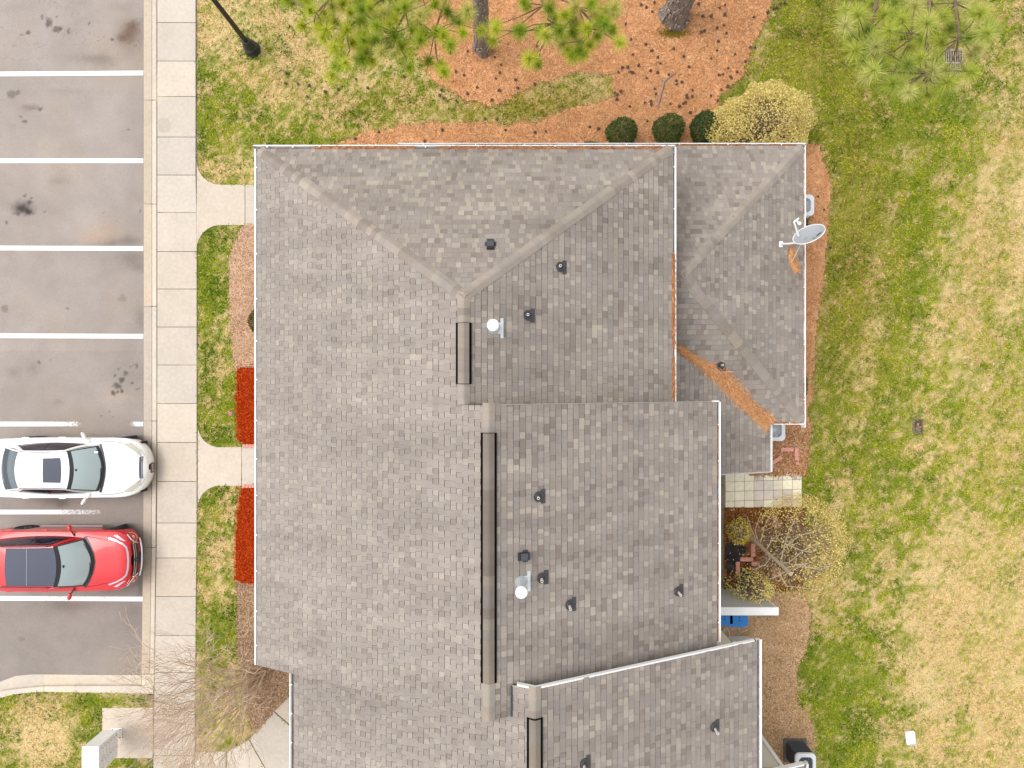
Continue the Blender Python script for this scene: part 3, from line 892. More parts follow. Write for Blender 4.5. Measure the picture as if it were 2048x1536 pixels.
polyWG = [(7.08, -2.40), (7.08, -1.04), (3.5, 1.58), (3.5, -2.40)]

def roof_obj(parent, decks):
    b = MB()
    for pl, poly in decks: deck(b, pl, poly)
    return b.build('roof', M_felt, parent)
R1 = roof_obj(H1, [(pW, polyW_T), (pN, polyN), (pET, polyE_T)])
R1L = roof_obj(H1, [(pLN, polyLN1), (pLN, polyLN2), (pLE, polyLE), (pLS, polyLS)])
R2 = roof_obj(H2, [(pW, polyW_M), (pEM, polyE_M1), (pEM, polyE_M2)])
R2L = roof_obj(H2, [(pWG, polyWG)])
R3 = roof_obj(H3, [(pWB, polyW_B), (pWB, polyW_B2), (pEB, polyE_B)])

vT = pW.uv((XT, 0))[1]
front = [NW, PK, (XT, YS2), (XE, YS2)]
shingle_plane(pW, [(front, 0, vT, lambda x, y: R1 if y > YS1 else R2),
                   ([(XT, YS1), (XM, YS1), (XM, YS2), (XT, YS2)], vT, 99, lambda x, y: R2)])
only = lambda ro: (lambda x, y: ro)
shingle_plane(pN, [(polyN, 0, 99, only(R1))])
shingle_plane(pET, [(polyE_T, 0, 99, only(R1))])
shingle_plane(pEM, [(polyE_M1, 0, 99, only(R2)), (polyE_M2, 0, 99, only(R2))])
shingle_plane(pWB, [(polyW_B, 0, 99, only(R3)), (polyW_B2, 0, 99, only(R3))])
shingle_plane(pEB, [(polyE_B, 0, 99, only(R3))])
shingle_plane(pLN, [(polyLN1, 0, 99, only(R1L)), (polyLN2, 0, 99, only(R1L))])
shingle_plane(pLE, [(polyLE, 0, 99, only(R1L))])
shingle_plane(pLS, [(polyLS, 0, 99, only(R1L))])
shingle_plane(pWG, [(polyWG, 0, 99, only(R2L))])
finish_shingles(R1, 200); finish_shingles(R1L, 100)
finish_shingles(R2, 200); finish_shingles(R2L, 100)
finish_shingles(R3, 300)

# ---- ridge and hip caps, one bent shingle each
PAL_CAP = np.array([(.262,.228,.198),(.245,.215,.194),(.28,.24,.20),(.222,.190,.166),(.262,.23,.205),(.275,.25,.215)]) * 1.08
def caps(name, ro, p0, p1, n1, n2, half=.14, step=.145, lift=.016, cols=None, vent=False, dark=1.0):
    """bent cap pieces laid from p0 up to p1 across the edge between planes with normals n1,n2"""
    p0, p1 = Vector(p0), Vector(p1)
    d = (p1 - p0); L = d.length; d.normalize()
    def wing(nv, ref):
        t = nv.cross(d).normalized()
        return t if t.dot(ref) > 0 else -t
    hz = Vector((d.y, -d.x, 0)).normalized()
    na, nb = (n1, n2) if n1.dot(hz) > n2.dot(hz) else (n2, n1)
    wa, wb = wing(na, hz), wing(nb, -hz)
    up = (na + nb).normalized()
    n = max(1, int(round(L / step))); st = L / n
    me = bpy.data.meshes.new(name)
    vs = []
    for s_, hh in ((0.0, .012), (st + .05, .004)):
        for wgt, top in ((1, 0), (.5, 0), (.14, 0), (-.14, 0), (-.5, 0), (-1, 0)):
            w_ = wa if wgt >= 0 else wb
            vs.append(d * s_ + w_ * abs(wgt) * half + up * (lift * (1 - .45 * abs(wgt) ** 2) + hh))
    k = 6
    vt = vs + [v - up * .008 for v in vs]
    fs = [(i, i + 1, k + i + 1, k + i) for i in range(5)]
    fs += [(2 * k + i, 3 * k + i, 3 * k + i + 1, 2 * k + i + 1) for i in range(5)]
    fs += [(i, 2 * k + i, 2 * k + i + 1, i + 1) for i in range(5)] + [(k + i, k + i + 1, 3 * k + i + 1, 3 * k + i) for i in range(5)]
    fs += [(0, k, 3 * k, 2 * k), (5, 2 * k + 5, 3 * k + 5, k + 5)]
    me.from_pydata(vt, [], fs); me.materials.append(M_shingle); set_col(me, (1, 1, 1)); me.update()
    prev = None
    for i in range(n):
        o = bpy.data.objects.new(name, me); COL.objects.link(o); o.parent = ro
        o.location = p0 + d * (st * i)
        if prev is None or random.random() < .62:
            prev = PAL_CAP[rng.integers(0, len(PAL_CAP))]
        o.color = (*(prev * random.uniform(.94, 1.06) * dark * TINT), 1)
def P3(pl, p, h=.0): return (p[0], p[1], pl.z(*p) + h)
caps('hip_cap', R1, P3(pW, (XE + .05, YN - .04)), P3(pW, (XT, YPK)), pW.n, pN.n)
caps('hip_cap', R1, P3(pET, (XRT - .05, YN - .04)), P3(pET, PK), pET.n, pN.n)
caps('ridge_cap', R1, (XT, YS1 + .01, ZT), (XT, YPK + .02, ZT + .005), pW.n, pET.n, half=.14)
caps('ridge_cap', R2, (XM, YS2, ZM), (XM, YS1, ZM), pW.n, pEM.n, half=.14)
caps('ridge_cap', R3, (XB, YEND, ZB), (XB, YB, ZB), pWB.n, pEB.n, half=.14)
caps('hip_cap', R1L, (7.96, 6.51, ZL + .015), (4.22, 2.73, pLE.z(4.22, 0)), pLE.n, pLN.n, half=.14)
caps('hip_cap', R1L, (7.96, -1.01, ZL + .015), (4.22, 2.73, pLE.z(4.22, 0)), pLE.n, pLS.n, half=.14)
caps('ridge_cap', R1L, (3.5, 2.73, pLE.z(4.22, 0)), (4.25, 2.73, pLE.z(4.22, 0) + .004), pLN.n, pLS.n, half=.14)

# ---- ridge vents: black plastic body with capping shingles over it
def ridge_vent(ro, xr, zr, y0, y1, na, nb, dark):
    b = MB()
    hw = .162
    dz = hw * TH
    for s_ in (-1, 1):
        vs = [(xr, y0, zr + .012), (xr, y1, zr + .012), (xr + s_ * hw, y1, zr - dz + .005), (xr + s_ * hw, y0, zr - dz + .005),
              (xr, y0, zr + .062), (xr, y1, zr + .062), (xr + s_ * hw, y1, zr - dz + .05), (xr + s_ * hw, y0, zr - dz + .05)]
        b.add(vs, [(0,1,2,3),(4,5,6,7),(0,4,7,3),(1,2,6,5),(2,3,7,6)])
    v = b.build('ridge_vent', M_bore, ro)
    caps('vent_cap', ro, (xr, y0 + .01, zr + .045), (xr, y1 - .06, zr + .045), na, nb, half=.130, step=.22, lift=.03, dark=np.array((1.0, .99, .97)) * dark)
k_ = (CAM_H - 7.66) / FPX
ridge_vent(R1, XT, ZT, (768 - 768) * k_, (768 - 645) * k_, pW.n, pET.n, .82)
k_ = (CAM_H - 7.92) / FPX
ridge_vent(R2, XM, ZM, (768 - 1368) * k_, (768 - 866) * k_, pW.n, pEM.n, .62)
ridge_vent(R3, XB, ZB, YEND + .5, (768 - 1438) * k_, pWB.n, pEB.n, .66)

# ---- dark end flashing where the middle ridge dies into the next roof
b = MB(); zz = pEM.z(0, 0)
b.box((0.0, (YB - .03 + YS2) / 2, zz + .03), (.055, (YB - .03 - YS2), .035))
b.box((-.018, (YB - .03 + YS2) / 2, zz + .055), (.012, (YB - .03 - YS2), .03))
M_flash = mat('flashing_metal', (.06,.065,.085), .45, metal=.3, var=.2, vscale=12)
b.build('step_flashing', M_flash, R3)
# thin cut edge where a higher roof oversails a lower one
def edge(parent, name, a, bb, h, t, m):
    """upright board along a-b; top edge given"""
    a, bb = Vector(a), Vector(bb); d = (bb - a); hz = Vector((-d.y, d.x, 0)).normalized() * t
    vs = [a, bb, bb + hz, a + hz]; vs = vs + [v - Vector((0, 0, h)) for v in vs]
    x = MB(); x.add(vs, [(0,1,2,3),(7,6,5,4),(0,4,5,1),(1,5,6,2),(2,6,7,3),(3,7,4,0)])
    return x.build(name, m, parent)
edge(R2, 'rake_board', (XM + .0, YS1 + .002, ZM - .05), (XRM, YS1 + .002, zRM - .05), .12, .012, M_gsiding)
edge(R3, 'rake_board', (XB, YB, ZB + .005), (XRB - .05, YB, zRB + .02), .12, .03, M_trim)
edge(R3, 'rake_board', (.10, YB, pWB.z(.10, 0) + .005), (XB, YB, ZB + .005), .14, .03, M_trim)
edge(R2, 'rake_board', (XE, YS2 + .002, ZE - .05), (XM, YS2 + .002, ZM - .05), .14, .03, M_gsiding)
edge(R2L, 'rake_board', (3.6, -2.435, pWG.z(3.6, 0)), (7.08, -2.435, ZL), .17, .034, M_gsiding)

# ---- walls
def wall(parent, pts, z0, z1, m=M_siding, name='wall'):
    x = MB(); x.prism(pts, z0, z1)
    return x.build(name, m, parent)
wall(H1, [(-5.75,-.44),(3.5,-.44),(3.5,5.28),(-5.75,5.28)], -.2, 4.86)
wall(H1, [(3.51,-.43),(6.6,-.43),(6.6,-.70),(7.6,-.70),(7.6,6.1),(-2.7,6.1),(-2.7,5.29),(3.51,5.29)], -.2, 2.53)
wall(H2, [(-5.75,-6.45),(4.55,-6.45),(4.55,-.45),(-5.75,-.45)], -.2, 4.86)
wall(H2, [(4.56,-2.1),(6.6,-2.1),(6.6,-.72),(4.56,-.72)], -.2, 2.53)
wall(H3, [(-4.85,YEND+.3),(5.5,YEND+.3),(5.5,-6.47),(-4.85,-6.47)], -.2, 4.86)
def gable(parent, y0, y1, xl, xr, xp, pl_l, pl_r):
    x = MB()
    q = [(xl, 4.87), (xr, 4.87), (xr, pl_r.z(xr, 0) - .17), (xp, pl_l.z(xp, 0) - .17), (xl, pl_l.z(xl, 0) - .17)]
    vs = [(a, y0, c) for a, c in q] + [(a, y1, c) for a, c in q]
    x.add(vs, [(0,1,2,3,4),(9,8,7,6,5)] + [(i, (i + 1) % 5, (i + 1) % 5 + 5, i + 5) for i in range(5)])
    x.build('gable_wall', M_siding, parent)
gable(H3, -6.5, -6.66, -4.85, 5.5, XB, pWB, pEB)
gable(H2, -.47, -.6, -5.7, 4.55, XM, pW, pEM)
# lower wing of the last unit: lapped siding wall with a white corner board, roof and gutter just in frame
WX, WY = 7.53, -10.62
x = MB(); x.prism([(5.51, YEND + .3), (WX - .02, YEND + .3), (WX - .02, WY - .012), (5.51, WY - .012)], -.2, 2.52)
lw = x.build('wall', M_siding, H3)
for i in range(24):
    z0 = .02 + i * .105
    bb = MB()
    bb.add([(5.52, WY - .012, z0), (WX - .09, WY - .012, z0), (WX - .09, WY + .012, z0), (5.52, WY + .012, z0),
            (5.52, WY - .012, z0 + .104), (WX - .09, WY - .012, z0 + .104), (WX - .09, WY - .004, z0 + .104), (5.52, WY - .004, z0 + .104)],
           [(0,3,2,1),(4,5,6,7),(0,1,5,4),(1,2,6,5),(2,3,7,6),(3,0,4,7)])
    bb.build('siding_board', M_siding, lw)
x = MB(); x.box((WX - .03, WY + .006, 1.2), (.11, .05, 2.64)); x.build('corner_board', M_trim, lw)
pWGB = Plane((8.02, 0), ZL, (-1, 0), .366)
polyWGB = [(8.02, YEND), (8.02, -10.47), (5.0, -10.47), (5.0, YEND)]
R3L = roof_obj(H3, [(pWGB, polyWGB)])
shingle_plane(pWGB, [(polyWGB, 0, 99, only(R3L))]); finish_shingles(R3L, 0)
edge(R3L, 'rake_board', (5.2, -10.47, pWGB.z(5.2, 0) + .02), (8.02, -10.47, ZL + .02), .17, .034, M_trim)

# ---- gutters: open troughs with straps
M_trough = mat('gutter_inside', (.16,.135,.125), .8, var=.3, vscale=7)
def gutter(parent, a, b_, z, out, w_=.115, ends=(True, True), litter=0.0, step=.62, brackets=True, lip=.022):
    a, b_ = Vector((a[0], a[1], 0)), Vector((b_[0], b_[1], 0))
    d = (b_ - a); L = d.length; d.normalize(); o_ = Vector((out[0], out[1], 0))
    def pt(s_, t, h): q = a + d * s_ + o_ * t; return (q.x, q.y, z + h)
    prof = [(0.0, 0.0), (0.0, -.105), (.018, -.115), (w_ - .04, -.115), (w_, -.02), (w_, 0.0), (w_ - lip, 0.0), (w_ - lip, -.010), (w_ - .008, -.012), (w_ - .048, -.106), (.01, -.106), (.006, 0.0)]
    n = len(prof)
    x = MB()
    x.add([pt(0, *p) for p in prof] + [pt(L, *p) for p in prof], [(i, (i + 1) % n, (i + 1) % n + n, i + n) for i in range(n)])
    for e, s_ in zip(ends, (0, L)):
        if e: x.add([pt(s_, *p) for p in prof[:6]], [(0,1,2,3,4,5)])
    g = x.build('gutter', M_trim, parent)
    y = MB(); q = [pt(0, .008, -.085), pt(L, .008, -.085), pt(L, w_ - .034, -.085), pt(0, w_ - .034, -.085)]
    y.add(q + [(a_[0], a_[1], a_[2] + .012) for a_ in q], [(3,2,1,0),(4,5,6,7),(0,1,5,4),(1,2,6,5),(2,3,7,6),(3,0,4,7)])
    y.build('trough_floor', M_trough, g)  # darker brown strip along the bottom of the trough
    if brackets:
        k = int(L / step)
        me = None
        for i in range(k):
            s_ = (i + .5) * L / k + random.uniform(-.06, .06)
            y = MB(); c0 = pt(s_, w_ - .075, .010); c1 = pt(s_, w_ - .005, .006)
            cx = [(c0[j] + c1[j]) / 2 for j in range(3)]
            ang = math.atan2(d.y, d.x)
            if me is None:
                y.box((0, 0, 0), (.026, .055, .008)); br = y.build('bracket', M_cap, g); me = br.data
            else:
                br = bpy.data.objects.new('bracket', me); COL.objects.link(br); br.parent = g
            br.location = cx; br.rotation_euler = (0, 0, ang)
    return g
GZ = -.012
gutter(H1, (XE, YN), (XE, YS1), ZE + GZ, (-1, 0), w_=.075, lip=.028, step=.95)
gutter(H2, (XE, YS1 - .004), (XE, YS2), ZE + GZ, (-1, 0), w_=.075, lip=.028, step=.85)
gutter(H1, (XE - .1, YN), (XRT + .1, YN), ZE + GZ, (0, 1), w_=.10)
gutter(H1, (XRT, YS1 + .01), (XRT, YN), zRT + GZ, (1, 0), w_=.085, step=1.0, lip=.028)
gutter(H2, (XRM, YS1), (XRM, YB - .04), zRM + GZ, (1, 0), w_=.10, step=.95, lip=.028)
x = MB(); x.box((XRM - .03, YS1 + .02, zRM + .0), (.17, .025, .05)); x.build('gutter_end', M_trim, H2)
gutter(H3, (XRB, YB + .03), (XRB, YEND), zRB + GZ, (1, 0), w_=.13, step=.72)
gutter(H3, (XLB, YS2 - .05), (XLB, YEND), ZE + GZ, (-1, 0), w_=.12, step=.75)
gutter(H1, (-3.14, 6.54), (8.08, 6.54), ZL + GZ, (0, 1), w_=.085, step=1.4)
gutter(H1, (7.99, -1.2), (7.99, 6.54), ZL + GZ, (1, 0), w_=.085, step=1.5)
gutter(H1, (7.2, -1.04), (8.07, -1.04), ZL + GZ, (0, -1), w_=.075, step=.6)
gutter(H2, (7.08, -2.42), (7.08, -1.12), ZL + GZ, (1, 0), w_=.075, step=.5)
gutter(H3, (8.02, YEND), (8.02, -10.45), ZL + GZ, (1, 0), w_=.13)

# ---- roof penetrations, parts of their house
def on_plane(pl, px, py, h=0.0):
    """point of a roof plane seen at a photo pixel"""
    z = 5.0
    for _ in range(30):
        x_, y_, _z = P(px, py, z); z = pl.z(x_, y_) + h
    return Vector((x_, y_, z))
def frame(pl):
    al = pl.al
    if al.cross(pl.up).z < 0: al = -al
    return al, pl.up, pl.n
def vent_pipe(house, pl, px, py, hgt, r=.028):
    t = on_plane(pl, px, py, hgt)                      # pipe mouth
    p = Vector((t.x, t.y, pl.z(t.x, t.y)))
    al, up, nn = frame(pl)
    b = MB()
    def q(u, v, h): return p + al * u + up * v + nn * h
    # flange sheet, with the upper shingles lapped over part of it
    b.add([q(-.15, -.16, .016), q(.15, -.16, .016), q(.15, -.06, .016), q(-.15, -.06, .016), q(-.15, -.16, .022), q(.15, -.16, .022), q(.15, -.06, .022), q(-.15, -.06, .022)],
          [(0,3,2,1),(4,5,6,7),(0,1,5,4),(1,2,6,5),(2,3,7,6),(3,0,4,7)])
    ring = []
    n = 18
    prof = [(.115, .018), (.112, .028), (.085, .04), (.06, .065), (.045, .10), (.036, .13)]
    vs, fs = [], []
    for i, (rr, hh) in enumerate(prof):
        for k in range(n):
            a = 2 * math.pi * k / n
            c_ = q(rr * math.cos(a), rr * math.sin(a), 0) + nn * .018 * (1 if i < 2 else 0)
            f = i / (len(prof) - 1)
            ce = nn * hh * (1 - f) + Vector((0, 0, 1)) * hh * f
            vs.append(c_ + ce)
    for i in range(len(prof) - 1):
        for k in range(n):
            fs.append((i * n + k, i * n + (k + 1) % n, (i + 1) * n + (k + 1) % n, (i + 1) * n + k))
    b.add(vs, fs)
    b.add([q(-.105, -.12, .02), q(.105, -.12, .02), q(.105, .02, .024), q(-.105, .02, .024)], [(0,1,2,3)])
    o = b.build('vent_flashing', M_lead, house, smooth=True)
    c = MB(); c.lathe([(r, 0), (r, hgt), (r * .62, hgt + .001), (r * .6, hgt - .04)], 14, p, cap=False)
    c.build('pipe', M_pvc, o, smooth=True)
    d = MB(); d.lathe([(r * .6, hgt - .03)], 12, p); d.v = d.v; 
    d = MB(); d.prism([(p.x + r * .6 * math.cos(a * .5236), p.y + r * .6 * math.sin(a * .5236)) for a in range(12)], p.z + hgt - .04, p.z + hgt - .03)
    d.build('pipe_bore', M_bore, o)
    return o
vent_pipe(H1, pET, 1121, 531, .22); vent_pipe(H1, pET, 1056, 629, .22)
vent_pipe(H1, pLS, 1446, 730, .24)
vent_pipe(H2, pEM, 1077, 997, .26); vent_pipe(H2, pEM, 1084, 1163, .30); vent_pipe(H2, pEM, 1141, 1219, .34); vent_pipe(H2, pEM, 1362, 1191, .36)
vent_pipe(H3, pEB, 1436, 1468, .36); vent_pipe(H3, pEB, 1170, 1542, .30)

def box_vent(house, pl, px, py):
    p = on_plane(pl, px, py)
    al, up, nn = frame(pl)
    def q(u, v, h): return p + al * u + up * v + nn * h
    b = MB()
    F8 = [(0,3,2,1),(4,5,6,7),(0,1,5,4),(1,2,6,5),(2,3,7,6),(3,0,4,7)]
    def slab(u0, u1, v0, v1, h0, h1, tap=0.0):
        b.add([q(u0, v0, h0), q(u1, v0, h0), q(u1, v1, h0), q(u0, v1, h0), q(u0 + tap, v0 + tap * .4, h1), q(u1 - tap, v0 + tap * .4, h1), q(u1 - tap, v1 - tap, h1 * .85), q(u0 + tap, v1 - tap, h1 * .85)], F8)
    slab(-.125, .125, -.10, .015, .015, .022)
    o = b.build('box_vent', M_lead, house)
    b = MB(); slab(-.085, .085, -.12, .13, .018, .10, .012)
    b.build('hood', M_black, o, bevel=.006)
    b = MB(); slab(-.075, .075, -.06, .095, .098, .112, .01)
    b.build('hood_cap', mat('grey_plastic', (.055,.06,.07), .5), o, bevel=.004)
    return o
box_vent(H1, pN, 981, 492); box_vent(H2, pEM, 1046, 1112)

def flue(house, pl, px, py, bx, by):
    """metal flue: base seen at bx,by, cap seen at px,py"""
    p = on_plane(pl, bx, by)
    al, up, nn = frame(pl)
    def q(u, v, h): return p + al * u + up * v + nn * h
    b = MB()
    b.add([q(-.21, -.21, .016), q(.21, -.21, .016), q(.21, -.14, .016), q(-.21, -.14, .016), q(-.21, -.21, .023), q(.21, -.21, .023), q(.21, -.14, .023), q(-.21, -.14, .023)],
          [(0,3,2,1),(4,5,6,7),(0,1,5,4),(1,2,6,5),(2,3,7,6),(3,0,4,7)])
    b.add([q(-.12, -.15, .02), q(.12, -.15, .02), q(.12, .02, .026), q(-.12, .02, .026)], [(0,1,2,3)])
    o = b.build('flue', M_galv, house)
    # height so that the cap lands where it is seen
    k = (bx - 1024) ** 2 + (by - 768) ** 2
    best, hb = 1e9, .5
    for i in range(20, 90):
        h = i / 100
        zc = p.z + h; s_ = FPX / (CAM_H - zc)
        e = (1024 + p.x * s_ - px) ** 2 + (768 - p.y * s_ - py) ** 2
        if e < best: best, hb = e, h
    hb = max(.34, min(hb, .75))
    c = MB(); c.lathe([(.135, -.06), (.13, .06), (.10, .15), (.088, .19), (.088, hb - .06)], 24, p, cap=False)
    c.build('flue_pipe', M_galv, o, smooth=True)
    c = MB(); c.lathe([(.10, hb - .10), (.118, hb - .09), (.125, hb - .05), (.118, hb - .03), (.10, hb - .025)], 24, p)
    c.build('flue_collar', M_galv, o, smooth=True)
    c = MB(); c.lathe([(.118, hb - .01), (.121, hb), (.112, hb + .012), (.10, hb + .026), (.05, hb + .034), (.005, hb + .036)], 28, p)
    c.build('flue_cap', M_cap, o, smooth=True)
flue(H1, pET, 978, 651, 988, 656)
flue(H2, pEM, 1033, 1188, 1042, 1164)

# ---- pine straw caught on the roofs and in the gutters
def strands_on(name, pl, pts, n, label, spread, h=.02, pal=None, ln=(.08,.2), half=None, parent=None):
    """strands piled along a px polyline of a roof plane; spread = half width in m"""
    X, Y, Z = [], [], []
    P_ = [on_plane(pl, *p) for p in pts]
    seg = [(P_[i + 1] - P_[i]).length for i in range(len(P_) - 1)]; tot = sum(seg)
    for _ in range(n):
        s_ = random.uniform(0, tot); i = 0
        while s_ > seg[i]: s_ -= seg[i]; i += 1
        f = s_ / seg[i]; c = P_[i].lerp(P_[i + 1], f)
        wv = spread[i] * (1 - f) + spread[i + 1] * f
        rr = random.gauss(0, .52); rr = max(-1.25, min(1.25, rr))
        lim = .55 + .75 * float(vnoise(np.array([s_ * 4 + i * 7.3]), np.array([3.1 + (5 if rr > 0 else 0)]), 19)[0])
        if abs(rr) > lim and random.random() < .88: rr *= .45
        d = (P_[i + 1] - P_[i]).normalized(); sd_ = Vector((-d.y, d.x, 0))
        q = c + sd_ * rr * wv
        q.z = surf(q.x, q.y) if surf else pl.z(q.x, q.y)
        X.append(q.x); Y.append(q.y); Z.append(q.z + h + random.uniform(0, .03) * (1 - abs(rr)))
    x_, y_, z_ = np.array(X), np.array(Y), np.array(Z)
    pal_ = np.array(pal or [(.66,.35,.16),(.60,.30,.125),(.74,.44,.23),(.46,.21,.085)])
    c = pal_[rng.integers(0, len(pal_), n)] * rng.uniform(.8, 1.2, (n, 1))
    V, F, C = blades(x_, y_, z_, rng.uniform(*ln, n), rng.uniform(.006, .011, n), rng.uniform(-.05, .12, n), c)
    return tag(mesh_np(name, V, F, M_straw, C), label, 'pine straw', kind='stuff')
surf = lambda x, y: max(pLS.z(x, y), pWG.z(x, y)) if y < 2.73 else pLS.z(x, y)
strands_on('pine_straw_drift', pLS, [(1356,696),(1400,725),(1440,750),(1475,790),(1510,825),(1540,848)], 4600, 'orange drift of pine straw lying in the lower roof valley', [.04,.08,.27,.25,.24,.26])
surf = lambda x, y: pLE.z(x, y)
strands_on('pine_straw_drift', pLE, [(1582,497),(1582,512),(1587,532),(1592,543)], 900, 'small orange tuft of pine straw under the dish strut', [.05,.12,.10,.05])
def gutter_straw(a, b_, z, n, w_, label):
    t = rng.random(n)
    dens = fbm(t * 9, t * 0 + 3.3, 15, 3)
    t = t[dens > .42]; n = len(t)
    x_ = a[0] + (b_[0] - a[0]) * t; y_ = a[1] + (b_[1] - a[1]) * t
    L = math.hypot(b_[0] - a[0], b_[1] - a[1]); nx, ny = -(b_[1] - a[1]) / L, (b_[0] - a[0]) / L
    j = rng.uniform(-w_, w_, n); x_ = x_ + nx * j; y_ = y_ + ny * j
    pal_ = np.array([(.50,.21,.08),(.40,.16,.06),(.56,.27,.12),(.28,.12,.06)])
    V, F, C = blades(x_, y_, np.full(n, z) + rng.uniform(-.01, .02, n), rng.uniform(.06, .14, n), rng.uniform(.006, .012, n), rng.uniform(-.1, .12, n), pal_[rng.integers(0, 4, n)] * rng.uniform(.8, 1.2, (n, 1)), math.atan2(b_[1] - a[1], b_[0] - a[0]))
    # strands lie along the trough
    tag(mesh_np('gutter_straw', V, F, M_straw, C), label, 'pine straw', kind='stuff')
gutter_straw((-4.8, YN + .012), (XRT - .2, YN + .012), ZE + .004, 3600, .028, 'pine straw filling the upper gutter facing the pines')
gutter_straw((XRT + .012, YS1 + .05), (XRT + .012, 3.1), zRT + .008, 1500, .036, 'thick orange pine straw in the gutter above the valley')
gutter_straw((XRM + .018, YS1 - .4), (XRM + .018, YB + .1), zRM - .06, 900, .015, 'thin pine straw in the middle back gutter')
gutter_straw((-1.5, 6.56), (7.85, 6.56), ZL - .03, 1800, .02, 'pine straw in the low gutter over the clipped shrubs')
gutter_straw((8.0, -.9), (8.0, 6.3), ZL - .03, 700, .012, 'pine straw in the gutter below the dish')
gutter_straw((7.25, -1.055), (7.93, -1.055), ZL - .02, 250, .012, 'pine straw in the short gutter over the round cooling unit')
# ================================================================== CARS
def interp(x, xs, ys): return float(np.interp(x, xs, ys))
def glassy(name, rgb, rough=.05, spec=.5):
    return mat(name, rgb, rough, spec=spec, coat=.6 if spec > .2 else 0)
M_wind = glassy('sky_pale_windscreen', (.33, .40, .40))  # pale base colour stands in for reflected sky and the dashboard behind
M_dark = glassy('dark_glass', (.020, .014, .028))
M_rear = glassy('rear_glass', (.035, .055, .075))
M_sunr = glassy('sunroof_glass', (.085, .09, .115), .55, .12)
M_proof = glassy('panorama_glass', (.085, .09, .12), .55, .12)
M_tyre = mat('tyre_rubber', (.018, .018, .02), .85)
M_rim = mat('alloy', (.30, .31, .33), .35, metal=.8)
M_chrome = mat('chrome', (.72, .72, .76), .14, metal=1.0)
M_seam = mat('panel_gap', (.05, .05, .055), .8)
M_lamp = mat('lamp_lens', (.50, .47, .38), .15, coat=.8)
M_under = mat('underbody', (.015, .015, .016), .9)
M_satin = mat('satin_black', (.02, .02, .024), .35)

